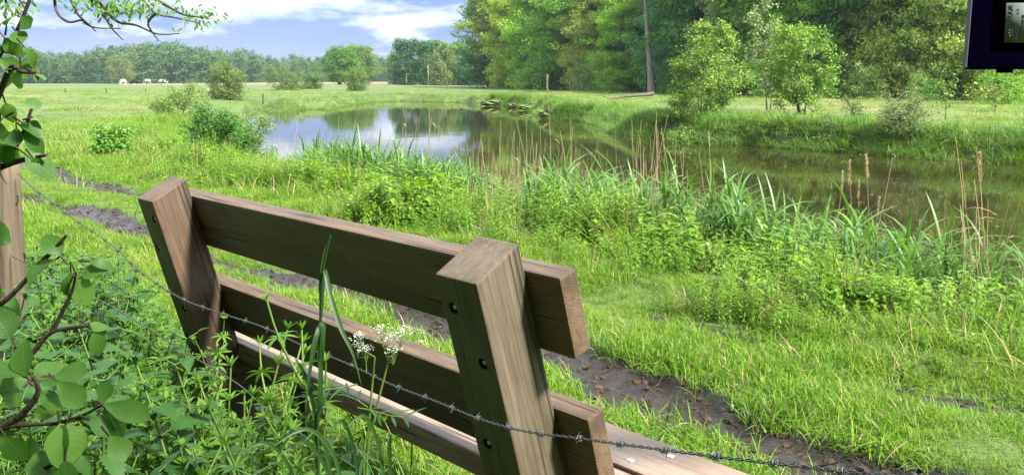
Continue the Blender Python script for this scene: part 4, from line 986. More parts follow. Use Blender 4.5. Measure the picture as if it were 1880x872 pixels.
# ---------------------------------------------------------------- fence post and barbed wire
def build_fence():
    g = at(8, 400, 3.25)
    root = empty('fence_post', (g[0], g[1], 0)); tag(root, 'weathered round wooden fence post at the left edge, half behind leaves', 'fence post')
    mb = MB(); n = 22; th = np.arange(n)*2*math.pi/n; zs_ = np.linspace(-.2, 1.10, 14); V = []
    rr = .062*(1+.05*np.sin(5*th+1)+.04*np.sin(11*th)+.02*rng.normal(size=n))
    for z in zs_: V += [(r*math.cos(t)*(1+.02*math.sin(z*5+t)), r*math.sin(t), z) for r, t in zip(rr, th)]
    Q = [(k*n+i, k*n+(i+1) % n, (k+1)*n+(i+1) % n, (k+1)*n+i) for k in range(13) for i in range(n)]
    V.append((0, 0, 1.108)); T = [(13*n+i, 13*n+(i+1) % n, 14*n) for i in range(n)]
    mb.add(V, Q, T); b = link('post_body', mb.mesh('post_body', [M['oak_oldz']], True), root)
    mb = MB(); mb.tube([(.060, -.02, .93), (.072, -.025, .94), (.074, -.02, .955), (.06, -.01, .96)], .002, 5); link('staple', mb.mesh('staple', [M['wire']]), root)
    path = [(33, 318, 3.22), (62, 346, 3.15), (130, 398, 3.0), (200, 446, 2.82), (260, 500, 2.66), (330, 546, 2.46), (400, 573, 2.34), (480, 599, 2.22), (560, 636, 2.06), (640, 668, 1.94), (720, 706, 1.80), (800, 736, 1.68), (880, 768, 1.55), (960, 790, 1.44), (1070, 805, 1.32), (1190, 821, 1.20), (1320, 838, 1.09), (1450, 853, 1.00), (1560, 866, .93), (1700, 880, .85), (1950, 905, .72)]
    C = np.array([at(*p) for p in path])
    def spline(C, per):
        out = []
        for i in range(len(C)-1):
            p0, p1, p2, p3 = C[max(0, i-1)], C[i], C[i+1], C[min(len(C)-1, i+2)]
            for t in np.linspace(0, 1, per, endpoint=False):
                out.append(.5*((2*p1)+(p2-p0)*t+(2*p0-5*p1+4*p2-p3)*t*t+(3*p1-p0-3*p2+p3)*t**3))
        return np.array(out+[C[-1]])
    D = spline(C, 40); sl = np.concatenate([[0], np.cumsum(np.linalg.norm(np.diff(D, axis=0), axis=1))])
    ss = np.arange(0, sl[-1], .005); D = np.stack([np.interp(ss, sl, D[:, k]) for k in range(3)], -1)
    tan = norm(np.gradient(D, axis=0)); a = norm(np.cross(tan, [0, 0, 1.])); b2 = np.cross(tan, a)
    root = empty('barbed_wire', tuple(D[0])); tag(root, 'twisted barbed wire strand running behind the bench from the fence post', 'barbed wire')
    O = D[0]
    for ph in (0, math.pi):
        w = ss*2*math.pi/.034+ph; mb = MB(); mb.tube(D-O+.0016*(np.cos(w)[:, None]*a+np.sin(w)[:, None]*b2), .00105, 5, 0, .5, False)
        link('strand', mb.mesh('strand', [M['wire']], True), root)
    for q in np.arange(.17, ss[-1], .097):
        i = int(q/.005); p = D[i]-O; t_, x, y = tan[i], a[i], b2[i]; mb = MB()
        w = np.linspace(0, 4*math.pi, 26); mb.tube(p+np.outer(np.linspace(-.007, .007, 26), t_)+.0042*(np.outer(np.cos(w), x)+np.outer(np.sin(w), y)), .0011, 4)
        for sg in (-1, 1):
            for sd in (-1, 1):
                d = norm(x*sg*rng.uniform(.3, 1)+y*sd*rng.uniform(.4, 1)+t_*rng.normal(0, .25)); mb.tube([p+t_*.006*sg, p+t_*.006*sg+d*.0115], [.0010, .0004], 4)
        link('barb', mb.mesh('barb', [M['wire']], True), root)
    low = [(20, 470, 3.2), (200, 560, 2.75), (330, 640, 2.45), (430, 700, 2.28), (480, 742, 2.2), (530, 782, 2.1), (640, 850, 1.9), (800, 960, 1.65)]
    D = spline(np.array([at(*p) for p in low]), 12); r2 = empty('barbed_wire', tuple(D[0])); tag(r2, 'lower wire strand half hidden among the weeds below the bench', 'barbed wire')
    mb = MB(); mb.tube(D-D[0], .0019, 5); link('strand', mb.mesh('strand', [M['wire']], True), r2)
nt_ = NT('weathered_grain'); hv = nt_.noise(nt_.coord('Object', (60, 60, 3)), 1.0, 5, .65); hb = nt_.noise(nt_.coord('Object', (9, 9, 2)), 1.0, 3)
M['oak_oldz'] = nt_.done(nt_.bsdf(nt_.mix(nt_.math('MULTIPLY', nt_.ramp(hb, .4, .7), .5), nt_.mix(nt_.ramp(hv, .3, .7), (.055, .04, .028), (.16, .125, .088)), (.12, .10, .05)), .85, .2, nt_.bump(hv, .6, .01)))
build_fence()

# ---------------------------------------------------------------- dark notice box, right edge
def text_mesh(s, size, mat, name):
    cu = bpy.data.curves.new('t', 'FONT'); cu.body = s; cu.size = size; cu.extrude = .0004; cu.align_x = 'CENTER'; cu.align_y = 'CENTER'
    o = bpy.data.objects.new('t', cu); COL.objects.link(o); dg = bpy.context.evaluated_depsgraph_get(); dg.update()
    me = bpy.data.meshes.new_from_object(o.evaluated_get(dg)); me.name = name; bpy.data.objects.remove(o); bpy.data.curves.remove(cu)
    me.materials.clear(); me.materials.append(mat); return me
def build_box():
    Y = 1.55; c = at(1779, 128, Y); k = Y/FPX
    x0, z0 = c[0], c[2]; Wd, Hh, Dp = .56, .42, .009
    root = empty('notice_box', (x0+Wd/2, Y+Dp/2, 0), R_(-2)); tag(root, 'dark navy notice box with a pale printed label, cut by the upper right corner', 'notice box')
    def loc(x, y, z): return (x-(x0+Wd/2), y-(Y+Dp/2), z)
    bm, V = bevel_box('', loc(x0, Y, z0), loc(x0+Wd, Y+Dp, z0+Hh), None)
    for v in V:
        if v.co.z > z0+.2 and v.co.x < 0: v.co.x += .012
    link('casing', finish(bm, 'casing', [M['navy']], .004), root)
    bm, V = bevel_box('', loc(x0-.0028, Y-.004, z0+.003), loc(x0-.0005, Y+Dp, z0+Hh), None)
    for v in V:
        if v.co.z > z0+.2: v.co.x += .012
    link('edge_strip', finish(bm, 'edge_strip', [M['edge']], .001), root)
    # recessed dark panel frame around the label
    bm, V = bevel_box('', loc(x0+.047, Y-.006, z0+.04), loc(x0+.40, Y-.0005, z0+Hh-.02), None); link('panel', finish(bm, 'panel', [M['panel']], .002), root)
    # label: photo px 1844-1905 wide, 7-78 high
    l0, l1 = at(1844, 79, Y), at(1935, 6, Y)
    lab = MB(); lab.box(loc(l0[0], Y-.0085, l0[2]), loc(l1[0], Y-.0065, l1[2])); lo = link('paper_label', lab.mesh('paper_label', [M['paper']]), root)
    def put(s, size, pxx, pyy, nm, mat='ink'):
        p = at(pxx, pyy, Y); me = text_mesh(s, size, M[mat], nm); o = link(nm, me, lo)
        o.location = loc(p[0], Y-.0088, p[2]); o.rotation_euler = (math.pi/2, -math.pi/2, 0)
    put('RUUR', .0105, 1855, 24, 'label_text'); put('BEHUDS', .0085, 1865.5, 59, 'label_text')
    put('IIIIII IIIII IIII', .0062, 1877, 42, 'label_text'); put('o. 2', .006, 1868, 22, 'label_text')
    mb = MB(); th = np.linspace(-1.3, 1.3, 12); p = at(1857, 60, Y); q = loc(p[0], Y-.009, p[2])
    V = []; 
    for t in th: V += [(q[0]+.004-.0055*math.cos(t), q[1], q[2]+.0062*math.sin(t)), (q[0]+.0045-.0032*math.cos(t)*1.0, q[1], q[2]+.0052*math.sin(t))]
    mb.add(V, [(2*i, 2*i+1, 2*i+3, 2*i+2) for i in range(11)]); link('emblem', mb.mesh('emblem', [M['ink']]), lo)
    for dx, dz in ((-.004, .004), (-.0045, -.001), (-.003, -.006)):
        mb = MB(); mb.tube([(q[0]+dx, q[1]+.0004, q[2]+dz), (q[0]+dx, q[1]-.0002, q[2]+dz)], .0011, 8); link('dot', mb.mesh('dot', [M['orange']]), lo)
    mb = MB(); p = at(1805, 131.5, Y); q = loc(p[0], Y+.006, p[2]); mb.tube([(q[0]-.004, q[1], q[2]), (q[0]+.004, q[1], q[2])], .0022, 8); link('screw_cap', mb.mesh('screw_cap', [M['white']]), root)
    mb = MB(); mb.box(loc(x0+.06, Y+.004, z0-.006), loc(x0+.085, Y+.014, z0+.002)); link('latch', mb.mesh('latch', [M['navy']]), root)
    bm, V = bevel_box('', loc(x0+Wd-.10, Y+Dp+.002, -.3), loc(x0+Wd-.01, Y+Dp+.092, z0+Hh-.05), None); link('post', finish(bm, 'post', [M['oak_oldz']], .004), root)
M['panel'] = flat_mat('black_panel', (.0004, .0004, .001), .9, 0.0)
build_box()

# ---------------------------------------------------------------- cows, birds, log, stakes, root clumps
def skin_mesh(verts, edges, radii, name, mats, sub=2, root=0):
    me = bpy.data.meshes.new('sk'); me.from_pydata([tuple(v) for v in verts], edges, []); o = bpy.data.objects.new('sk', me); COL.objects.link(o)
    md = o.modifiers.new('s', 'SKIN'); sv = me.skin_vertices[0].data
    for i, r in enumerate(radii): sv[i].radius = (r, r) if np.isscalar(r) else r; sv[i].use_root = (i == root)
    md2 = o.modifiers.new('d', 'SUBSURF'); md2.levels = sub; md2.render_levels = sub
    dg = bpy.context.evaluated_depsgraph_get(); dg.update(); m2 = bpy.data.meshes.new_from_object(o.evaluated_get(dg)); m2.name = name
    bpy.data.objects.remove(o); m2.materials.clear()
    for m in mats: m2.materials.append(m)
    for p in m2.polygons: p.use_smooth = True
    return m2
def cow_mat(name, thr, black):
    n = NT(name); h = n.noise(n.coord('Object', (1.3, 1.3, 1.3), (thr*7, 1, 2)), 1.5, 2, .4); f = n.ramp(h, thr-.02, thr+.02)
    return n.done(n.bsdf(n.mix(f, (.015, .014, .016), (.40, .39, .375)) if black else n.mix(f, (.40, .39, .375), (.55, .52, .5)), .8, .2))
def build_cow(px, py, d, rz, mat, label, graze=True):
    x, y = xy_at(px, d); root = empty('cow', (x, y, terrain([(x, y)])[0][0]), rz); root.scale = (.84, .84, .84); tag(root, label, 'cow', 'cows grazing in the far meadow')
    v = [(0, 0, 1.08), (.55, 0, 1.10), (-.5, 0, 1.06), (-.85, 0, 1.12), (.8, 0, 1.15)]; r = [(.36, .40), (.33, .38), (.36, .40), (.26, .28), (.25, .28)]; e = [(0, 1), (0, 2), (2, 3), (1, 4)]
    hd = [(1.08, 0, 1.0 if graze else 1.4), (1.3, 0, .55 if graze else 1.55), (1.48, 0, .2 if graze else 1.45)]; i0 = len(v); v += hd; r += [(.16, .18), (.12, .14), (.075, .085)]; e += [(4, i0), (i0, i0+1), (i0+1, i0+2)]
    for sx, fr in ((.62, 1), (-.72, 0)):
        for sy in (-.19, .19):
            i0 = len(v); off = .06*rng.normal()
            v += [(sx, sy, .78), (sx+(.02 if fr else -.08)+off, sy, .45), (sx+(.0 if fr else -.02)+off, sy, .05)]; r += [.13, .07, .06]; e += [(1 if fr else 2, i0), (i0, i0+1), (i0+1, i0+2)]
    link('body', skin_mesh(v, e, r, 'body', [mat], 2), root)
    mb = MB(); mb.tube([(-1.02, 0, 1.2), (-1.1, 0, 1.0), (-1.12, 0, .5)], [.03, .02, .04], 5); link('tail', mb.mesh('tail', [mat]), root)
    h = np.array(hd[1])
    for sy in (-1, 1):
        mb = MB(); mb.batch(leaf_card(.6), [h+[-.08, sy*.1, .06]], frames(np.array([[-.2, sy, .1]]), np.array([[0, 0, 1.]])), .2); link('ear', mb.mesh('ear', [mat]), root)
cw, cb, cp = cow_mat('white_hide', .5, False), cow_mat('black_hide', .66, True), cow_mat('patched_hide', .48, True)
build_cow(229, 160, 178, R_(75), cw, 'white cow seen from behind, leftmost in the far meadow')
build_cow(250, 160, 180, R_(8), cb, 'mostly black cow standing sideways beside the white cow')
build_cow(275, 160, 186, R_(165), cow_mat('pale_patched_hide', .40, True), 'white cow with a dark head, third from left')
build_cow(304, 160, 180, R_(190), cp, 'black and white cow grazing apart, rightmost of the herd')
def build_bird(px, py, z, size, mat, label, cat, name, swan=False):
    g = ground(px, py, z); root = empty(name, tuple(g), R_(20)); tag(root, label, cat)
    k = size
    v = [(0, 0, .12*k), (.25*k, 0, .14*k), (-.3*k, 0, .17*k), (-.48*k, 0, .25*k), (.38*k, 0, .26*k), (.40*k, 0, .40*k if not swan else .62*k), (.52*k, 0, .38*k if not swan else .60*k)]
    link('body', skin_mesh(v, [(0, 1), (0, 2), (2, 3), (1, 4), (4, 5), (5, 6)], [.2*k, .16*k, .14*k, .05*k, .075*k, .085*k, .045*k], 'body', [mat], 2), root)
    mb = MB(); e = np.array(v[6]); mb.tube([e, e+[.12*k, 0, -.02*k]], [.03*k, .012*k], 5); link('beak', mb.mesh('beak', [M['beak']]), root)
build_bird(848, 202, WZ-.01, .36, M['duck'], 'dark duck swimming on the far part of the river', 'duck', 'duck')
build_bird(386, 168, 0, .8, M['white'], 'white bird resting in the grass left of the lone willow bush', 'bird', 'white_bird', True)
for i, (px, yb, yt, lab) in enumerate(((120, 173, 163, 'short dark wooden stake, leftmost in the left meadow'), (195, 173.5, 163, 'short dark wooden stake below the leaning willow'), (267, 171, 164, 'small leaning stake below the cows'), (483, 186, 173, 'thin dark stake in the meadow above the left end of the water'), (820, 165, 157, 'small stake in the far meadow before the middle copse'))):
    g = ground(px, yb); H = (yb-yt)/FPX*g[1]; root = tag(empty('stake', tuple(g)), lab, 'stake', 'short stakes in the meadow')
    mb = MB(); mb.tube([(0, 0, -.2), (.01, .0, H*.5), (rng.normal(0, .02), 0, H)], [.05, .047, .043], 7); link('shaft', mb.mesh('shaft', [M['twig']]), root)
def build_log():
    a, b = ground(1118, 183), ground(1196, 171.5); a[2] = terrain([a[:2]])[0][0]+.05; b = np.array([b[0], a[1]+4.5, 0]); b = np.array([(1198-940)/FPX*b[1], b[1], terrain([b[:2]])[0][0]+.4])
    root = tag(empty('fallen_log', tuple(a)), 'long dark grey fallen log with dead branches in front of the right wood', 'log')
    d = b-a; mb = MB(); pts = [d*t+np.array([0, 0, .05*math.sin(5*t)]) for t in np.linspace(0, 1, 8)]; mb.tube(pts, np.linspace(.07, .15, 8), 8); link('log_trunk', mb.mesh('log_trunk', [M['bark']], True), root)
    for t, dd, L in ((.02, (-.7, 0, .55), 1.2), (.3, (.2, .1, 1), .4), (.75, (.5, 0, .6), .5)):
        mb = MB(); mb.tube(limb(d*t, np.array(dd), L, 6, .15, .1), np.linspace(.03, .010, 6), 6); link('branch', mb.mesh('branch', [M['bark']], True), root)
build_log()
for px, py, w, h, lab in ((902, 196, 30, 17, 'clump of bare brown roots at the far bank, leftmost'), (940, 198, 14, 12, 'narrow clump of bare roots at the far water edge'), (986, 204, 52, 16, 'long overhanging eroded turf slab with roots at the far bank'), (1040, 213, 30, 12, 'dark eroded turf clod on the far bank before the dry grass'), (1008, 219, 28, 24, 'mossy clod with dark roots at the point of the far bank')):
    g = ground(px, py, WZ); k = g[1]/FPX; root = tag(empty('root_clump', (g[0], g[1]+.3, WZ)), lab, 'root clump', 'eroded clumps along the far bank')
    W_, H_ = w*k/2, h*k*.8; mb = MB()
    for i in range(40):
        p = np.array([rng.uniform(-W_, W_), rng.uniform(-.25, .3), H_*rng.uniform(.5, 1.1)]); d = np.array([rng.normal(0, .6), rng.normal(-.2, .3), -1+rng.normal(0, .6)])
        mb.tube(limb(p, d, H_*rng.uniform(.5, 1.2), 5, .3, -.1), np.linspace(.03, .008, 5)*rng.uniform(.5, 1.3), 4)
    link('roots', mb.mesh('roots', [M['twig']]), root)
    bm = bmesh.new(); bmesh.ops.create_icosphere(bm, subdivisions=4, radius=1)
    for v in bm.verts:
        c_ = np.array(v.co); f = 1+.35*fbm(c_[:1]*1+c_[2:3], c_[1:2]*1.0, .5, 5)[0]; v.co = Vector((c_[0]*W_*f*1.25, c_[1]*.6*f+.3, H_*.5+c_[2]*H_*.4*f))
    me = bpy.data.meshes.new('turf'); bm.to_mesh(me); bm.free(); me.materials.append(M['turf']); link('turf', me, root)

# ---------------------------------------------------------------- foreground plants
def ribbon(mb, pts, w, nrm, mat=0, tint=.5, fold=.15):
    P = np.asarray(pts, float); n = len(P); d = norm(np.gradient(P, axis=0)); x = norm(np.cross(d, np.asarray(nrm, float))); z = np.cross(x, d)
    w = np.broadcast_to(np.asarray(w, float), (n,))[:, None]
    V = np.stack([P-x*w/2+z*w*fold, P, P+x*w/2+z*w*fold], 1).reshape(-1, 3); Q = []
    for i in range(n-1):
        for k in range(2): a = i*3+k; Q.append((a, a+1, a+4, a+3))
    uv = np.stack([np.tile([0, .5, 1], n), np.repeat(np.linspace(0, 1, n), 3)], -1)
    mb.add(V, Q, None, uv, tint, mat)
def smooth_path(C, per=8):
    C = np.asarray(C, float); out = []
    for i in range(len(C)-1):
        p0, p1, p2, p3 = C[max(0, i-1)], C[i], C[i+1], C[min(len(C)-1, i+2)]
        for t in np.linspace(0, 1, per, endpoint=False):
            out.append(.5*((2*p1)+(p2-p0)*t+(2*p0-5*p1+4*p2-p3)*t*t+(3*p1-p0-3*p2+p3)*t**3))
    return np.array(out+[C[-1]])
def nettle_meshes(h=.6):
    sb, lb = MB(), MB(); lean = rng.normal(0, .12, 2)
    pts = np.array([[lean[0]*t*t*h, lean[1]*t*t*h, h*t] for t in np.linspace(0, 1, 7)]); sb.tube(pts, np.linspace(.004, .002, 7), 5)
    k = 9; ph = rng.uniform(0, 3)
    for i in range(k):
        t = .2+.8*(i/(k-1))**.9; f = t*6; i0 = min(5, int(f)); p = pts[i0]+(pts[i0+1]-pts[i0])*(f-i0)
        L = .105*(1.1-.35*t)*(1 if t < .9 else .6)*rng.uniform(.85, 1.15) if i < k-1 else .03
        for w in range(2):
            an = ph+i*1.571+w*math.pi+rng.normal(0, .15); up = -.15+rng.normal(0, .2)+.5*t**3
            hd = np.array([math.cos(an), math.sin(an), 0]); q = p+hd*.022+np.array([0, 0, .012]); sb.tube([p, q], [.0012, .0009], 4)
            d = hd*math.cos(up)+np.array([0, 0, math.sin(up)]); nn = -hd*math.sin(up)+np.array([0, 0, math.cos(up)])+rng.normal(0, .15, 3)
            lb.batch(NETTLE[rng.integers(3)], [q], frames(d[None], nn[None]), [[L, L, L]], np.clip(rng.normal(.3+.4*t, .15), 0, 1))
            for m in range(2):   # small axil leaves
                d2 = norm(d+rng.normal(0, .5, 3)); lb.batch(NETTLE[0], [p], frames(d2[None], np.array([[0, 0, 1.]])), .025, .6)
    return sb.mesh('stem', [M['stem']], True), lb.mesh('foliage', [M['nettle']], True)
def cleaver_meshes(h=.5, nst=3):
    sb, lb = MB(), MB()
    def shoot(p, d, L, depth):
        pts = limb(p, d, L, 7, .1, .5); sb.tube(pts, np.linspace(.0022, .0012, 7), 4)
        k = max(3, int(L/.045))
        for i in range(k+1):
            t = .1+.9*i/k; f = min(5.999, t*6); i0 = int(f); q = pts[i0]+(pts[i0+1]-pts[i0])*(f-i0); ax = norm(pts[i0+1]-pts[i0])
            a = norm(np.cross(ax, [.3, .2, 1])+1e-6); b = np.cross(ax, a); m = 7; ph = rng.uniform(0, 1); ll = .031*(1-.45*t**3)*rng.uniform(.85, 1.1); up = .15+.9*t**4
            th = ph+np.arange(m)*2*math.pi/m; hd = np.cos(th)[:, None]*a+np.sin(th)[:, None]*b
            dd = hd*math.cos(up)+ax*math.sin(up); nn = -hd*math.sin(up)+ax*math.cos(up)
            lb.batch(LANCE[rng.integers(3)], np.repeat(q[None], m, 0), frames(dd, nn), np.column_stack([np.full(m, ll*1.1), np.full(m, ll), np.full(m, ll)]), np.clip(.4+.4*t+rng.normal(0, .1, m), 0, 1))
            if depth and 1 < i < k-1 and rng.random() < .4: shoot(q, norm(ax+hd[0]*.9), L*rng.uniform(.2, .4), 0)
    for s in range(nst):
        an = rng.uniform(0, 6.28); shoot(np.array([math.cos(an), math.sin(an), 0])*.03, np.array([.2*math.cos(an), .2*math.sin(an), 1]), h*rng.uniform(.7, 1), 1)
    return sb.mesh('stem', [M['stem']], True), lb.mesh('foliage', [M['weed']], True)
ENVX = [-300, 40, 110, 170, 240, 300, 345, 395, 430, 470, 520, 600, 680, 760, 830, 880, 2000]
ENVY = [420, 430, 432, 445, 470, 575, 610, 630, 575, 600, 655, 700, 720, 770, 850, 960, 1100]
def top_z(P): 
    px, _ = pix(np.column_stack([P, np.zeros(len(P))])); yy = np.interp(px, ENVX, ENVY)
    dy = -(yy-CY)/FPX; dx = (px-940)/FPX
    ry, rz = CT+dy*ST, -ST+dy*CT; return CAM_H+rz*P[:, 1]/ry, px
def weed_pts(n, dmin):
    out = []; tries = 0
    while len(out) < n and tries < 20000:
        tries += 1
        y = rng.uniform(.75, 4.6); x = rng.uniform(-.62*y-.15, .25); p = np.array([x, y]); u, v = rut_coord(p[None]); u, v = u[0], v[0]
        if v > -2.03 and not (u < -1.55 and v < -.75): continue
        if any(np.hypot(*(p-q)) < dmin for q in out): continue
        out.append(p)
    return np.array(out)
# individual nettles and cleavers
nets = [nettle_meshes(.6) for k in range(6)]; clvs = [cleaver_meshes(.55, 3) for k in range(5)]
def weed_thing(meshes, name, p, h, h0, label, cat, group):
    r = empty(name, (p[0], p[1], terrain([p])[0][0]), rng.uniform(0, 6.28)); k = h/h0; r.scale = (max(.8, k), max(.8, k), k); r.rotation_euler[0] = rng.normal(0, .08); r.rotation_euler[1] = rng.normal(0, .08)
    tag(r, label, cat, group); link('stem', meshes[0], r); link('foliage', meshes[1], r); return r
P = weed_pts(85, .11); zt, px = top_z(P); nn_ = 0
for p, z, x in zip(P, zt, px):
    h = min(.72, z*rng.uniform(.75, 1.0))
    if h < .2 or x > 600: continue
    weed_thing(nets[nn_ % 6], 'nettle_plant', p, h, .6, 'stinging nettle with toothed leaves in the shaded weeds left of the bench', 'nettle', 'nettles in the shaded weeds'); nn_ += 1
P = weed_pts(60, .1); zt, px = top_z(P)
for i, (p, z, x) in enumerate(zip(P, zt, px)):
    h = min(.7, z*rng.uniform(.7, 1.0))
    if h < .15 or (x < 330 and i % 2): continue
    weed_thing(clvs[i % 5], 'cleavers_plant', p, h, .55, 'climbing cleavers with whorls of narrow leaves among the nettles by the bench', 'weed', 'cleavers among the nettles')
for (px_, py_, Y, lab) in ((455, 548, 1.75, 'tall pale cleavers rising before the lower left of the bench back'), (430, 575, 1.8, 'slim cleavers shoot touching the left bench post')):
    t = at(px_, py_, Y); weed_thing(clvs[0 if px_ > 440 else 1], 'cleavers_plant', np.array([t[0], t[1]]), t[2], .55, lab, 'weed', 'cleavers among the nettles')
# mass of low weeds
wprot = [herb_plant(.4, .07, 4, NETTLE, M['weed'], .07, pitch=.045, name='weed') for k in range(3)]+[herb_plant(.4, .055, 5, LANCE, M['weed'], .07, pitch=.03, whorl=4, name='weed') for k in range(2)]
wt = tuft(24, .1, .25, .42, .006, .35, M['weed'], .03, .9, 'weed'); wprot.append(wt); wprot.append(herb_plant(.35, .075, 4, BROAD[:2], M['weed'], .08, pitch=.06, name='weed'))
P = np.column_stack([rng.uniform(-1, 1, 9000), .7+4.4*np.sqrt(rng.random(9000))]); P[:, 0] = P[:, 0]*.64*P[:, 1]-.1
u, v = rut_coord(P); zt, px = top_z(P)
ok = ((v < -2.0) | ((u < -1.4) & (v < -.55+.25*fbm(P[:, 0], P[:, 1], .5, 44)))) & (px < 930)
zg, md = terrain(P)[:2]
h = np.minimum(np.where(v > -1.5, .42, .5), (zt-zg)*rng.uniform(.55, .95, len(P))); ok &= (h > .08) & (md < .3) & (rng.random(len(P)) < .62)
P, zg, h = P[ok], zg[ok], h[ok]; n = len(P)
scatter('low_weeds', wprot, np.column_stack([P, zg]), eul(n, .15), np.column_stack([np.maximum(h/.4, .65), np.maximum(h/.4, .65), h/.4]), rng.integers(0, 7, n), 'tangle of low green weeds in the shade round the bench', 'weeds')
print('weeds', n)

# tall grass stalk bent in front of the bench
def tall_grass():
    Y = 1.42; base = at(585, 905, Y); base[2] = 0; b = np.array([at(588, 1100, Y)[0], Y, 0])
    root = tag(empty('grass_stalk', tuple(b)), 'tall dark green grass stalk with bent blades rising before the bench rails', 'grass stalk')
    pts = smooth_path([b]+[at(*q, Y) for q in ((584, 860), (586, 740), (588, 640), (590, 545), (594, 490), (607, 432))]); mb = MB(); mb.tube(pts-b, np.linspace(.0035, .0016, len(pts)), 6); link('stem', mb.mesh('stem', [M['tall']], True), root)
    def bl(px, w, name='blade'):
        C = smooth_path([at(*q) for q in px], 8); t = np.linspace(0, 1, len(C)); mb = MB(); ribbon(mb, C-b, w*.72*np.minimum(1, np.minimum(t*6+.4, (1-t)*3+.03)), (.3, -.9, .4), 0, rng.random()); link(name, mb.mesh(name, [M['tall']], True), root)
    bl([(588, 600, Y), (592, 512, Y), (597, 500, Y-.01), (606, 540, Y-.03), (625, 600, Y-.05), (648, 650, Y-.06), (664, 708, Y-.07)], .011)
    bl([(587, 690, Y), (588, 610, Y), (591, 594, Y-.01), (580, 620, Y-.03), (569, 680, Y-.04), (560, 760, Y-.05)], .012)
    bl([(588, 760, Y), (590, 650, Y), (594, 596, Y-.01), (592, 640, Y-.02), (586, 700, Y-.03), (585, 740, Y-.03)], .010)
    bl([(585, 860, Y), (578, 760, Y), (560, 690, Y-.03), (540, 655, Y-.05)], .009); bl([(587, 540, Y), (592, 490, Y), (598, 460, Y), (609, 430, Y)], .009)
    for k in range(7):
        q = (rng.uniform(520, 800), rng.uniform(880, 930), Y-.1+rng.uniform(-.2, .15)); e = rng.normal(0, 50); bl([q, (q[0]+e*.3, q[1]-70, q[2]), (q[0]+e, q[1]-130+abs(e)*.3, q[2]-.02), (q[0]+e*1.9, q[1]-120+abs(e)*.6, q[2]-.05)], .008)
tall_grass()
# cow parsley
def cow_parsley(stems, base, label):
    b = np.asarray(base, float); root = tag(empty('cow_parsley', tuple(b)), label, 'wild flower'); sb = MB(); fl = []; lf = MB()
    for path, heads in stems:
        pts = smooth_path([b]+[at(*q) for q in path]); sb.tube(pts-b, np.linspace(.0032, .0016, len(pts)), 6, 1)
        for hd in heads:
            c = at(*hd[:3]); s = hd[3]; j = pts[-1] if np.linalg.norm(c-pts[-1]) > .02 else c-np.array([0, 0, .03]); sb.tube([j-b, (j*.4+c*.6)-b+[0, 0, -.006], c-b+[0, 0, -.012]], [.0013, .001, .0008], 4, 1)
            mb = MB()
            for k in range(8):
                an = k*2.4; rr = s*.82*math.sqrt((k+.5)/8); q = c+np.array([rr*math.cos(an), rr*math.sin(an)*.8, .012-.25*rr+rng.normal(0, .002)]); mb.tube([c-b+[0, 0, -.014], q-b], [.0006, .0004], 3, 1)
                m = 9; o = rnd_dir(m, 0, 1)*[.0085, .0085, .005]; mb.batch(leaf_card(.9), q-b+o, frames(rnd_dir(m, -.2, .4), rnd_dir(m, .3, 1)), .0033*rng.uniform(.6, 1.3, m), rng.random(m), 0)
            fl.append(mb)
    for k in range(5):
        p = at(rng.uniform(640, 700), rng.uniform(660, 860), b[1]); an = rng.uniform(0, 6.28); d = np.array([math.cos(an), math.sin(an)*.6, rng.uniform(-.2, .4)]); st_ = limb(p, d, .09, 5, .1, -.2); sb.tube(st_-b, np.linspace(.0014, .0008, 5), 4, 1)
        for q in st_[1:]:
            for w in (-1, 1): dd = norm(norm(d)+w*np.array([-d[1], d[0], 0])*1.1+rng.normal(0, .2, 3)); lf.batch(LANCE[rng.integers(3)], [q-b], frames(dd[None], np.array([[0, 0, 1.]])), [[.03, .045, .04]], rng.random())
    link('stem', sb.mesh('stem', [M['stem'], M['stem']], True), root); link('foliage', lf.mesh('foliage', [M['nettle']], True), root)
    for mb in fl: link('umbel', mb.mesh('umbel', [M['flower'], M['stem']]), root)
Y = 1.45
b = at(668, 880, Y); b[2] = 0; b[0] += .0
cow_parsley([([(672, 900, Y), (690, 760, Y), (706, 690, Y), (712, 665, Y)], [(712, 632, Y, .026), (700, 612, Y, .022), (735, 622, Y-.02, .02), (722, 655, Y-.02, .016)]), ([(668, 900, Y), (676, 790, Y), (684, 700, Y), (688, 655, Y)], [(660, 628, Y, .014), (672, 652, Y-.01, .014), (657, 645, Y+.01, .01)])], b, 'white flowering cow parsley in front of the middle bench rail')
b = at(752, 880, 2.75); b[2] = 0
cow_parsley([([(757, 800, 2.75), (760, 660, 2.75)], [(762, 612, 2.75, .04), (748, 606, 2.75, .034), (772, 634, 2.75, .03)])], b, 'white cow parsley heads seen between the bench rails beyond the bench')

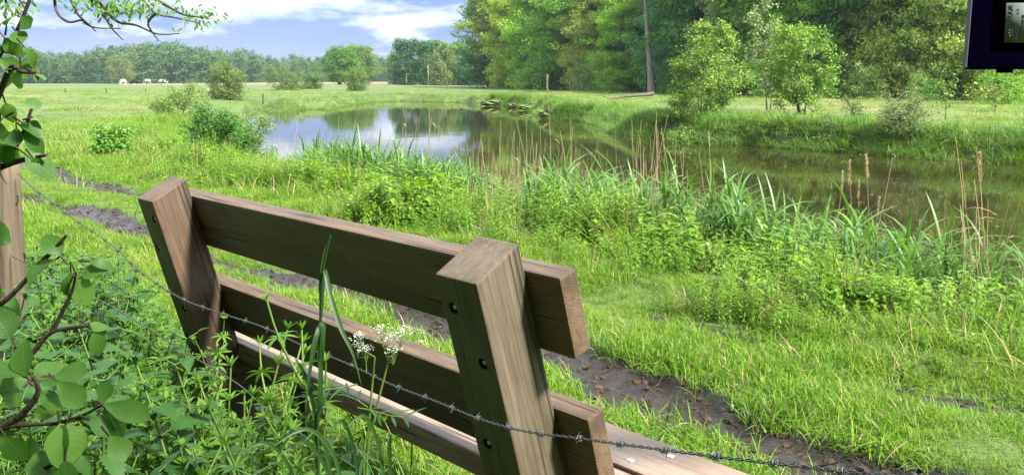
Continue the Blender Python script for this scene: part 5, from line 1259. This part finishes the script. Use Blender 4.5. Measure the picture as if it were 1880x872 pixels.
# broad leaved shrub at the left edge
def shrub():
    b = np.array([-1.0, 1.0, 0.]); root = tag(empty('leafy_shrub', tuple(b)), 'leafy shrub with broad oval leaves reaching in from the left edge', 'shrub'); sb = MB(); lb = MB()
    br = [[(-170, 800, 1.05), (-90, 500, 1.05), (-60, 250, 1.0), (0, 100, .98), (30, 60, .97), (62, -20, .96)],
          [(-60, 260, 1.0), (-10, 190, .97), (20, 125, .95), (40, 132, .93), (68, 134, .92)],
          [(-90, 500, 1.05), (-30, 320, 1.0), (10, 290, .98), (40, 250, .96), (58, 200, .95)], [(-30, 320, 1.0), (20, 300, .97), (60, 290, .95), (85, 285, .94)],
          [(-120, 700, 1.05), (-40, 590, 1.0), (15, 547, .98), (70, 490, .97), (122, 432, .96)], [(70, 490, .97), (85, 470, .97), (112, 455, .97)],
          [(-130, 800, 1.0), (-40, 700, .95), (50, 655, .93), (95, 610, .92), (165, 598, .91)], [(95, 610, .92), (130, 540, .91), (140, 500, .9)],
          [(-150, 850, .9), (-40, 800, .85), (0, 786, .83), (40, 780, .82), (105, 777, .8)], [(0, 786, .83), (40, 760, .82), (70, 720, .81), (60, 690, .8)], [(105, 777, .8), (145, 765, .79), (190, 742, .78)],
          [(-150, 900, .85), (0, 900, .8), (60, 870, .78), (120, 840, .77)]]
    for p in br:
        C = smooth_path([at(*q) for q in p], 6)-b; sb.tube(C, np.linspace(.0045, .0017, len(C))*(1 if len(p) > 3 else .6), 6)
    sb.tube([at(-170, 800, 1.05)-b+[0, 0, .02], np.array([-.02, 0, .3]), np.array([0, 0, -.05])], [.008, .012, .014], 7)
    # leaf: base px, angle of the tip (0 right, 90 down), length px, width ratio, depth
    LV = [(12, 48, -60, 34, 1.5, .96), (28, 58, 35, 46, .8, .96), (40, 30, 40, 42, .8, .96), (4, 95, 200, 30, 1.2, .97), (8, 70, 50, 46, 1.0, .97), (0, 108, 25, 60, .75, .95), (38, 125, 100, 42, 1.45, .93), (45, 88, 55, 55, .62, .93), (66, 135, 20, 28, .7, .92), (66, 136, 60, 22, .5, .92), (30, 128, 0, 44, .7, .94),
          (58, 205, -80, 42, .9, .95), (60, 215, -20, 34, .6, .95), (40, 225, 20, 50, .75, .95), (30, 235, 70, 46, .8, .96), (45, 240, 35, 60, .8, .95), (10, 215, 160, 36, 1.0, .97), (0, 225, 80, 46, 1.0, .97), (-5, 240, 40, 56, .9, .97), (20, 262, 100, 50, .9, .96), (45, 282, 40, 72, .75, .94), (60, 290, 60, 40, .8, .94), (5, 290, 120, 56, 1.0, .97), (-10, 270, 20, 50, 1., .97), (25, 150, 200, 40, 1., .97), (10, 190, 60, 40, .9, .97),
          (112, 470, -130, 62, 1.0, .96), (118, 520, -10, 58, .8, .95), (100, 478, 150, 70, 1.05, .96), (130, 500, 95, 74, .85, .92), (140, 505, 60, 66, .75, .92), (150, 508, -40, 54, .8, .92), (128, 520, 130, 62, 1.0, .92), (165, 480, -5, 52, .55, .92), (162, 598, 20, 50, .6, .92), (170, 610, 70, 56, .95, .9), (160, 605, -30, 46, .7, .9),
          (40, 690, -150, 95, .95, .9), (50, 690, -110, 80, .95, .9), (20, 620, -120, 80, .9, .93), (-10, 640, -40, 76, .8, .95), (-20, 700, -10, 70, .9, .93), (0, 720, 20, 62, .95, .92), (62, 695, -50, 66, .85, .85), (75, 700, 5, 74, .6, .84), (70, 715, 40, 70, .7, .83),
          (105, 700, 30, 85, .62, .8), (100, 690, -5, 66, .9, .82), (188, 740, -75, 44, .95, .79), (190, 742, 12, 105, .5, .78), (195, 750, 45, 92, .5, .78), (150, 770, -10, 70, .55, .79), (165, 770, 20, 80, .7, .78), (110, 777, 75, 96, .95, .77), (120, 780, 120, 80, .9, .77), (75, 820, 170, 76, .8, .79), (45, 860, -15, 85, .9, .77), (125, 840, 20, 70, .7, .77), (120, 845, 80, 60, 1.0, .76), (30, 790, 150, 76, .9, .83), (10, 800, 60, 80, 1.0, .81), (-30, 780, 40, 70, .9, .84), (60, 760, -20, 58, .7, .82), (-20, 560, -60, 60, .9, 1.), (0, 550, 30, 50, .8, .99), (-40, 420, 10, 70, .9, 1.02), (-50, 360, 30, 66, .9, 1.02), (200, 800, 60, 60, .9, .76)]
    FV, UV_, RV = np.array([0, CT, -ST]), np.array([0, ST, CT]), np.array([1., 0, 0])
    for (x, y, an, L, wr, dp) in LV:
        p = at(x, y, dp); a = R_(an+rng.normal(0, 5)); Lm = L*dp/FPX*.95; rx = rng.normal(0, .35)
        d = norm(math.cos(a)*RV-math.sin(a)*UV_+rx*FV*.8-np.array([0, 0, .1]))
        nn = norm(-FV*rng.uniform(.5, 1)+np.array([0, 0, rng.uniform(.35, .95)])+rng.normal(0, .25, 3)); W_ = Lm*wr*1.35
        lb.batch(BROAD[rng.integers(6)], [p-b], frames(d[None], nn[None]), [[W_, Lm, Lm]], np.clip(rng.normal(.5, .25), 0, 1))
        sb.tube([p-b-d*.012, p-b], [.0012, .0009], 4)
    link('branches', sb.mesh('branches', [M['twig']], True), root); link('foliage', lb.mesh('foliage', [M['broad']], True), root)
shrub()

# tree beside the viewer: trunk out of view on the left, leafy twigs hang into the picture
def shade_tree():
    bx = np.array([-3.6, -1.9]); m = make_tree(9.5, 4.6, 3.9, .22, 18, .12, 15000, (.35, .7), .5, .6, low_fill=0, lean=(.10, .06))
    bm_ = make_tree(9, 3.6, .3, .2, 20, .22, 16000, (.5, 1.0), .5, .6, low_fill=.3)
    root = plant('overhanging_tree', m, bx, 1.0, 0, (.07, .145, .025), 'tree at the viewpoint whose thin leafy twigs hang into the top left corner'); r0 = np.array(root.location)
    for i, (x, y, k, c_) in enumerate(((-6.5, -4.5, 1.35, 'mid'), (-1.2, -5.5, 1.3, 'dark'), (8.5, -10.5, 1.3, 'mid'), (-9.5, .5, 1.1, 'dark'))):
        plant('shade_tree', bm_, (x, y), k, i*1.3, GR[c_], 'leafy tree standing behind the viewpoint and shading the bench', 'tree', 'trees behind the viewpoint')
    sb, lb = MB(), MB(); Y = 3.6
    tw = [[(60, -140, 3.4), (95, -50, 3.5), (100, 0, Y), (106, 25, Y), (126, 41, Y), (150, 38, Y), (160, 46, Y+.05), (180, 52, Y+.05), (222, 53, Y+.1)], [(95, -50, 3.5), (125, -10, Y), (140, 22, Y), (152, 36, Y), (170, 52, Y), (176, 58, Y)], [(95, -90, 3.5), (150, -20, Y), (185, 20, Y), (205, 52, Y), (226, 74, Y)], [(150, -20, Y), (185, 8, Y), (215, 40, Y), (250, 47, Y+.1), (290, 63, Y+.1), (330, 62, Y+.15)],
          [(150, -70, Y), (230, -20, Y+.1), (262, 0, Y+.1), (285, 25, Y+.1), (320, 33, Y+.15), (362, 42, Y+.2)], [(285, 25, Y+.1), (272, 45, Y+.1), (292, 76, Y+.1)], [(230, -20, Y), (290, 2, Y+.1), (330, 25, Y+.15), (352, 30, Y+.2), (385, 35, Y+.2)], [(0, -60, 3.3), (10, 0, 3.4), (25, 28, 3.4)], [(0, -60, 3.3), (30, -10, 3.4), (48, 20, 3.4)]]
    for p in tw: C = smooth_path([at(*q) for q in p], 6); sb.tube(C-r0, np.linspace(.008, .0022, len(C)), 5)
    sb.tube([np.array([0, 0, 3.3]), np.array([.8, 1.6, 3.4]), at(60, -140, 3.4)-r0], [.05, .035, .009], 7)
    for p, n in ((at(200, 15, Y), 70), (at(230, 8, Y), 70), (at(175, 5, Y), 45), (at(255, 22, Y+.1), 40), (at(145, 8, Y), 30), (at(300, 8, Y+.1), 26), (at(215, 35, Y), 14), (at(352, 22, Y+.2), 34), (at(375, 30, Y+.2), 40), (at(362, 42, Y+.2), 14), (at(8, 10, 3.4), 40), (at(30, 12, 3.4), 40), (at(14, 30, 3.4), 16), (at(270, -2, Y), 30)):
        o = rng.normal(0, 1, (n, 3))*[.042, .06, .022]; dd = norm(rnd_dir(n)*[1, .7, .5]+[.2, 0, -.55]); lb.batch(LANCE[0], p+o-r0, frames(dd, norm(rnd_dir(n)*.6+[0, -.4, .8])), np.column_stack([np.full(n, .05), rng.uniform(.02, .036, n), np.full(n, .03)]), rng.random(n))
    link('hanging_twigs', sb.mesh('hanging_twigs', [M['twig']], True), root); link('hanging_leaves', lb.mesh('hanging_leaves', [M['weed']], True), root)
shade_tree()
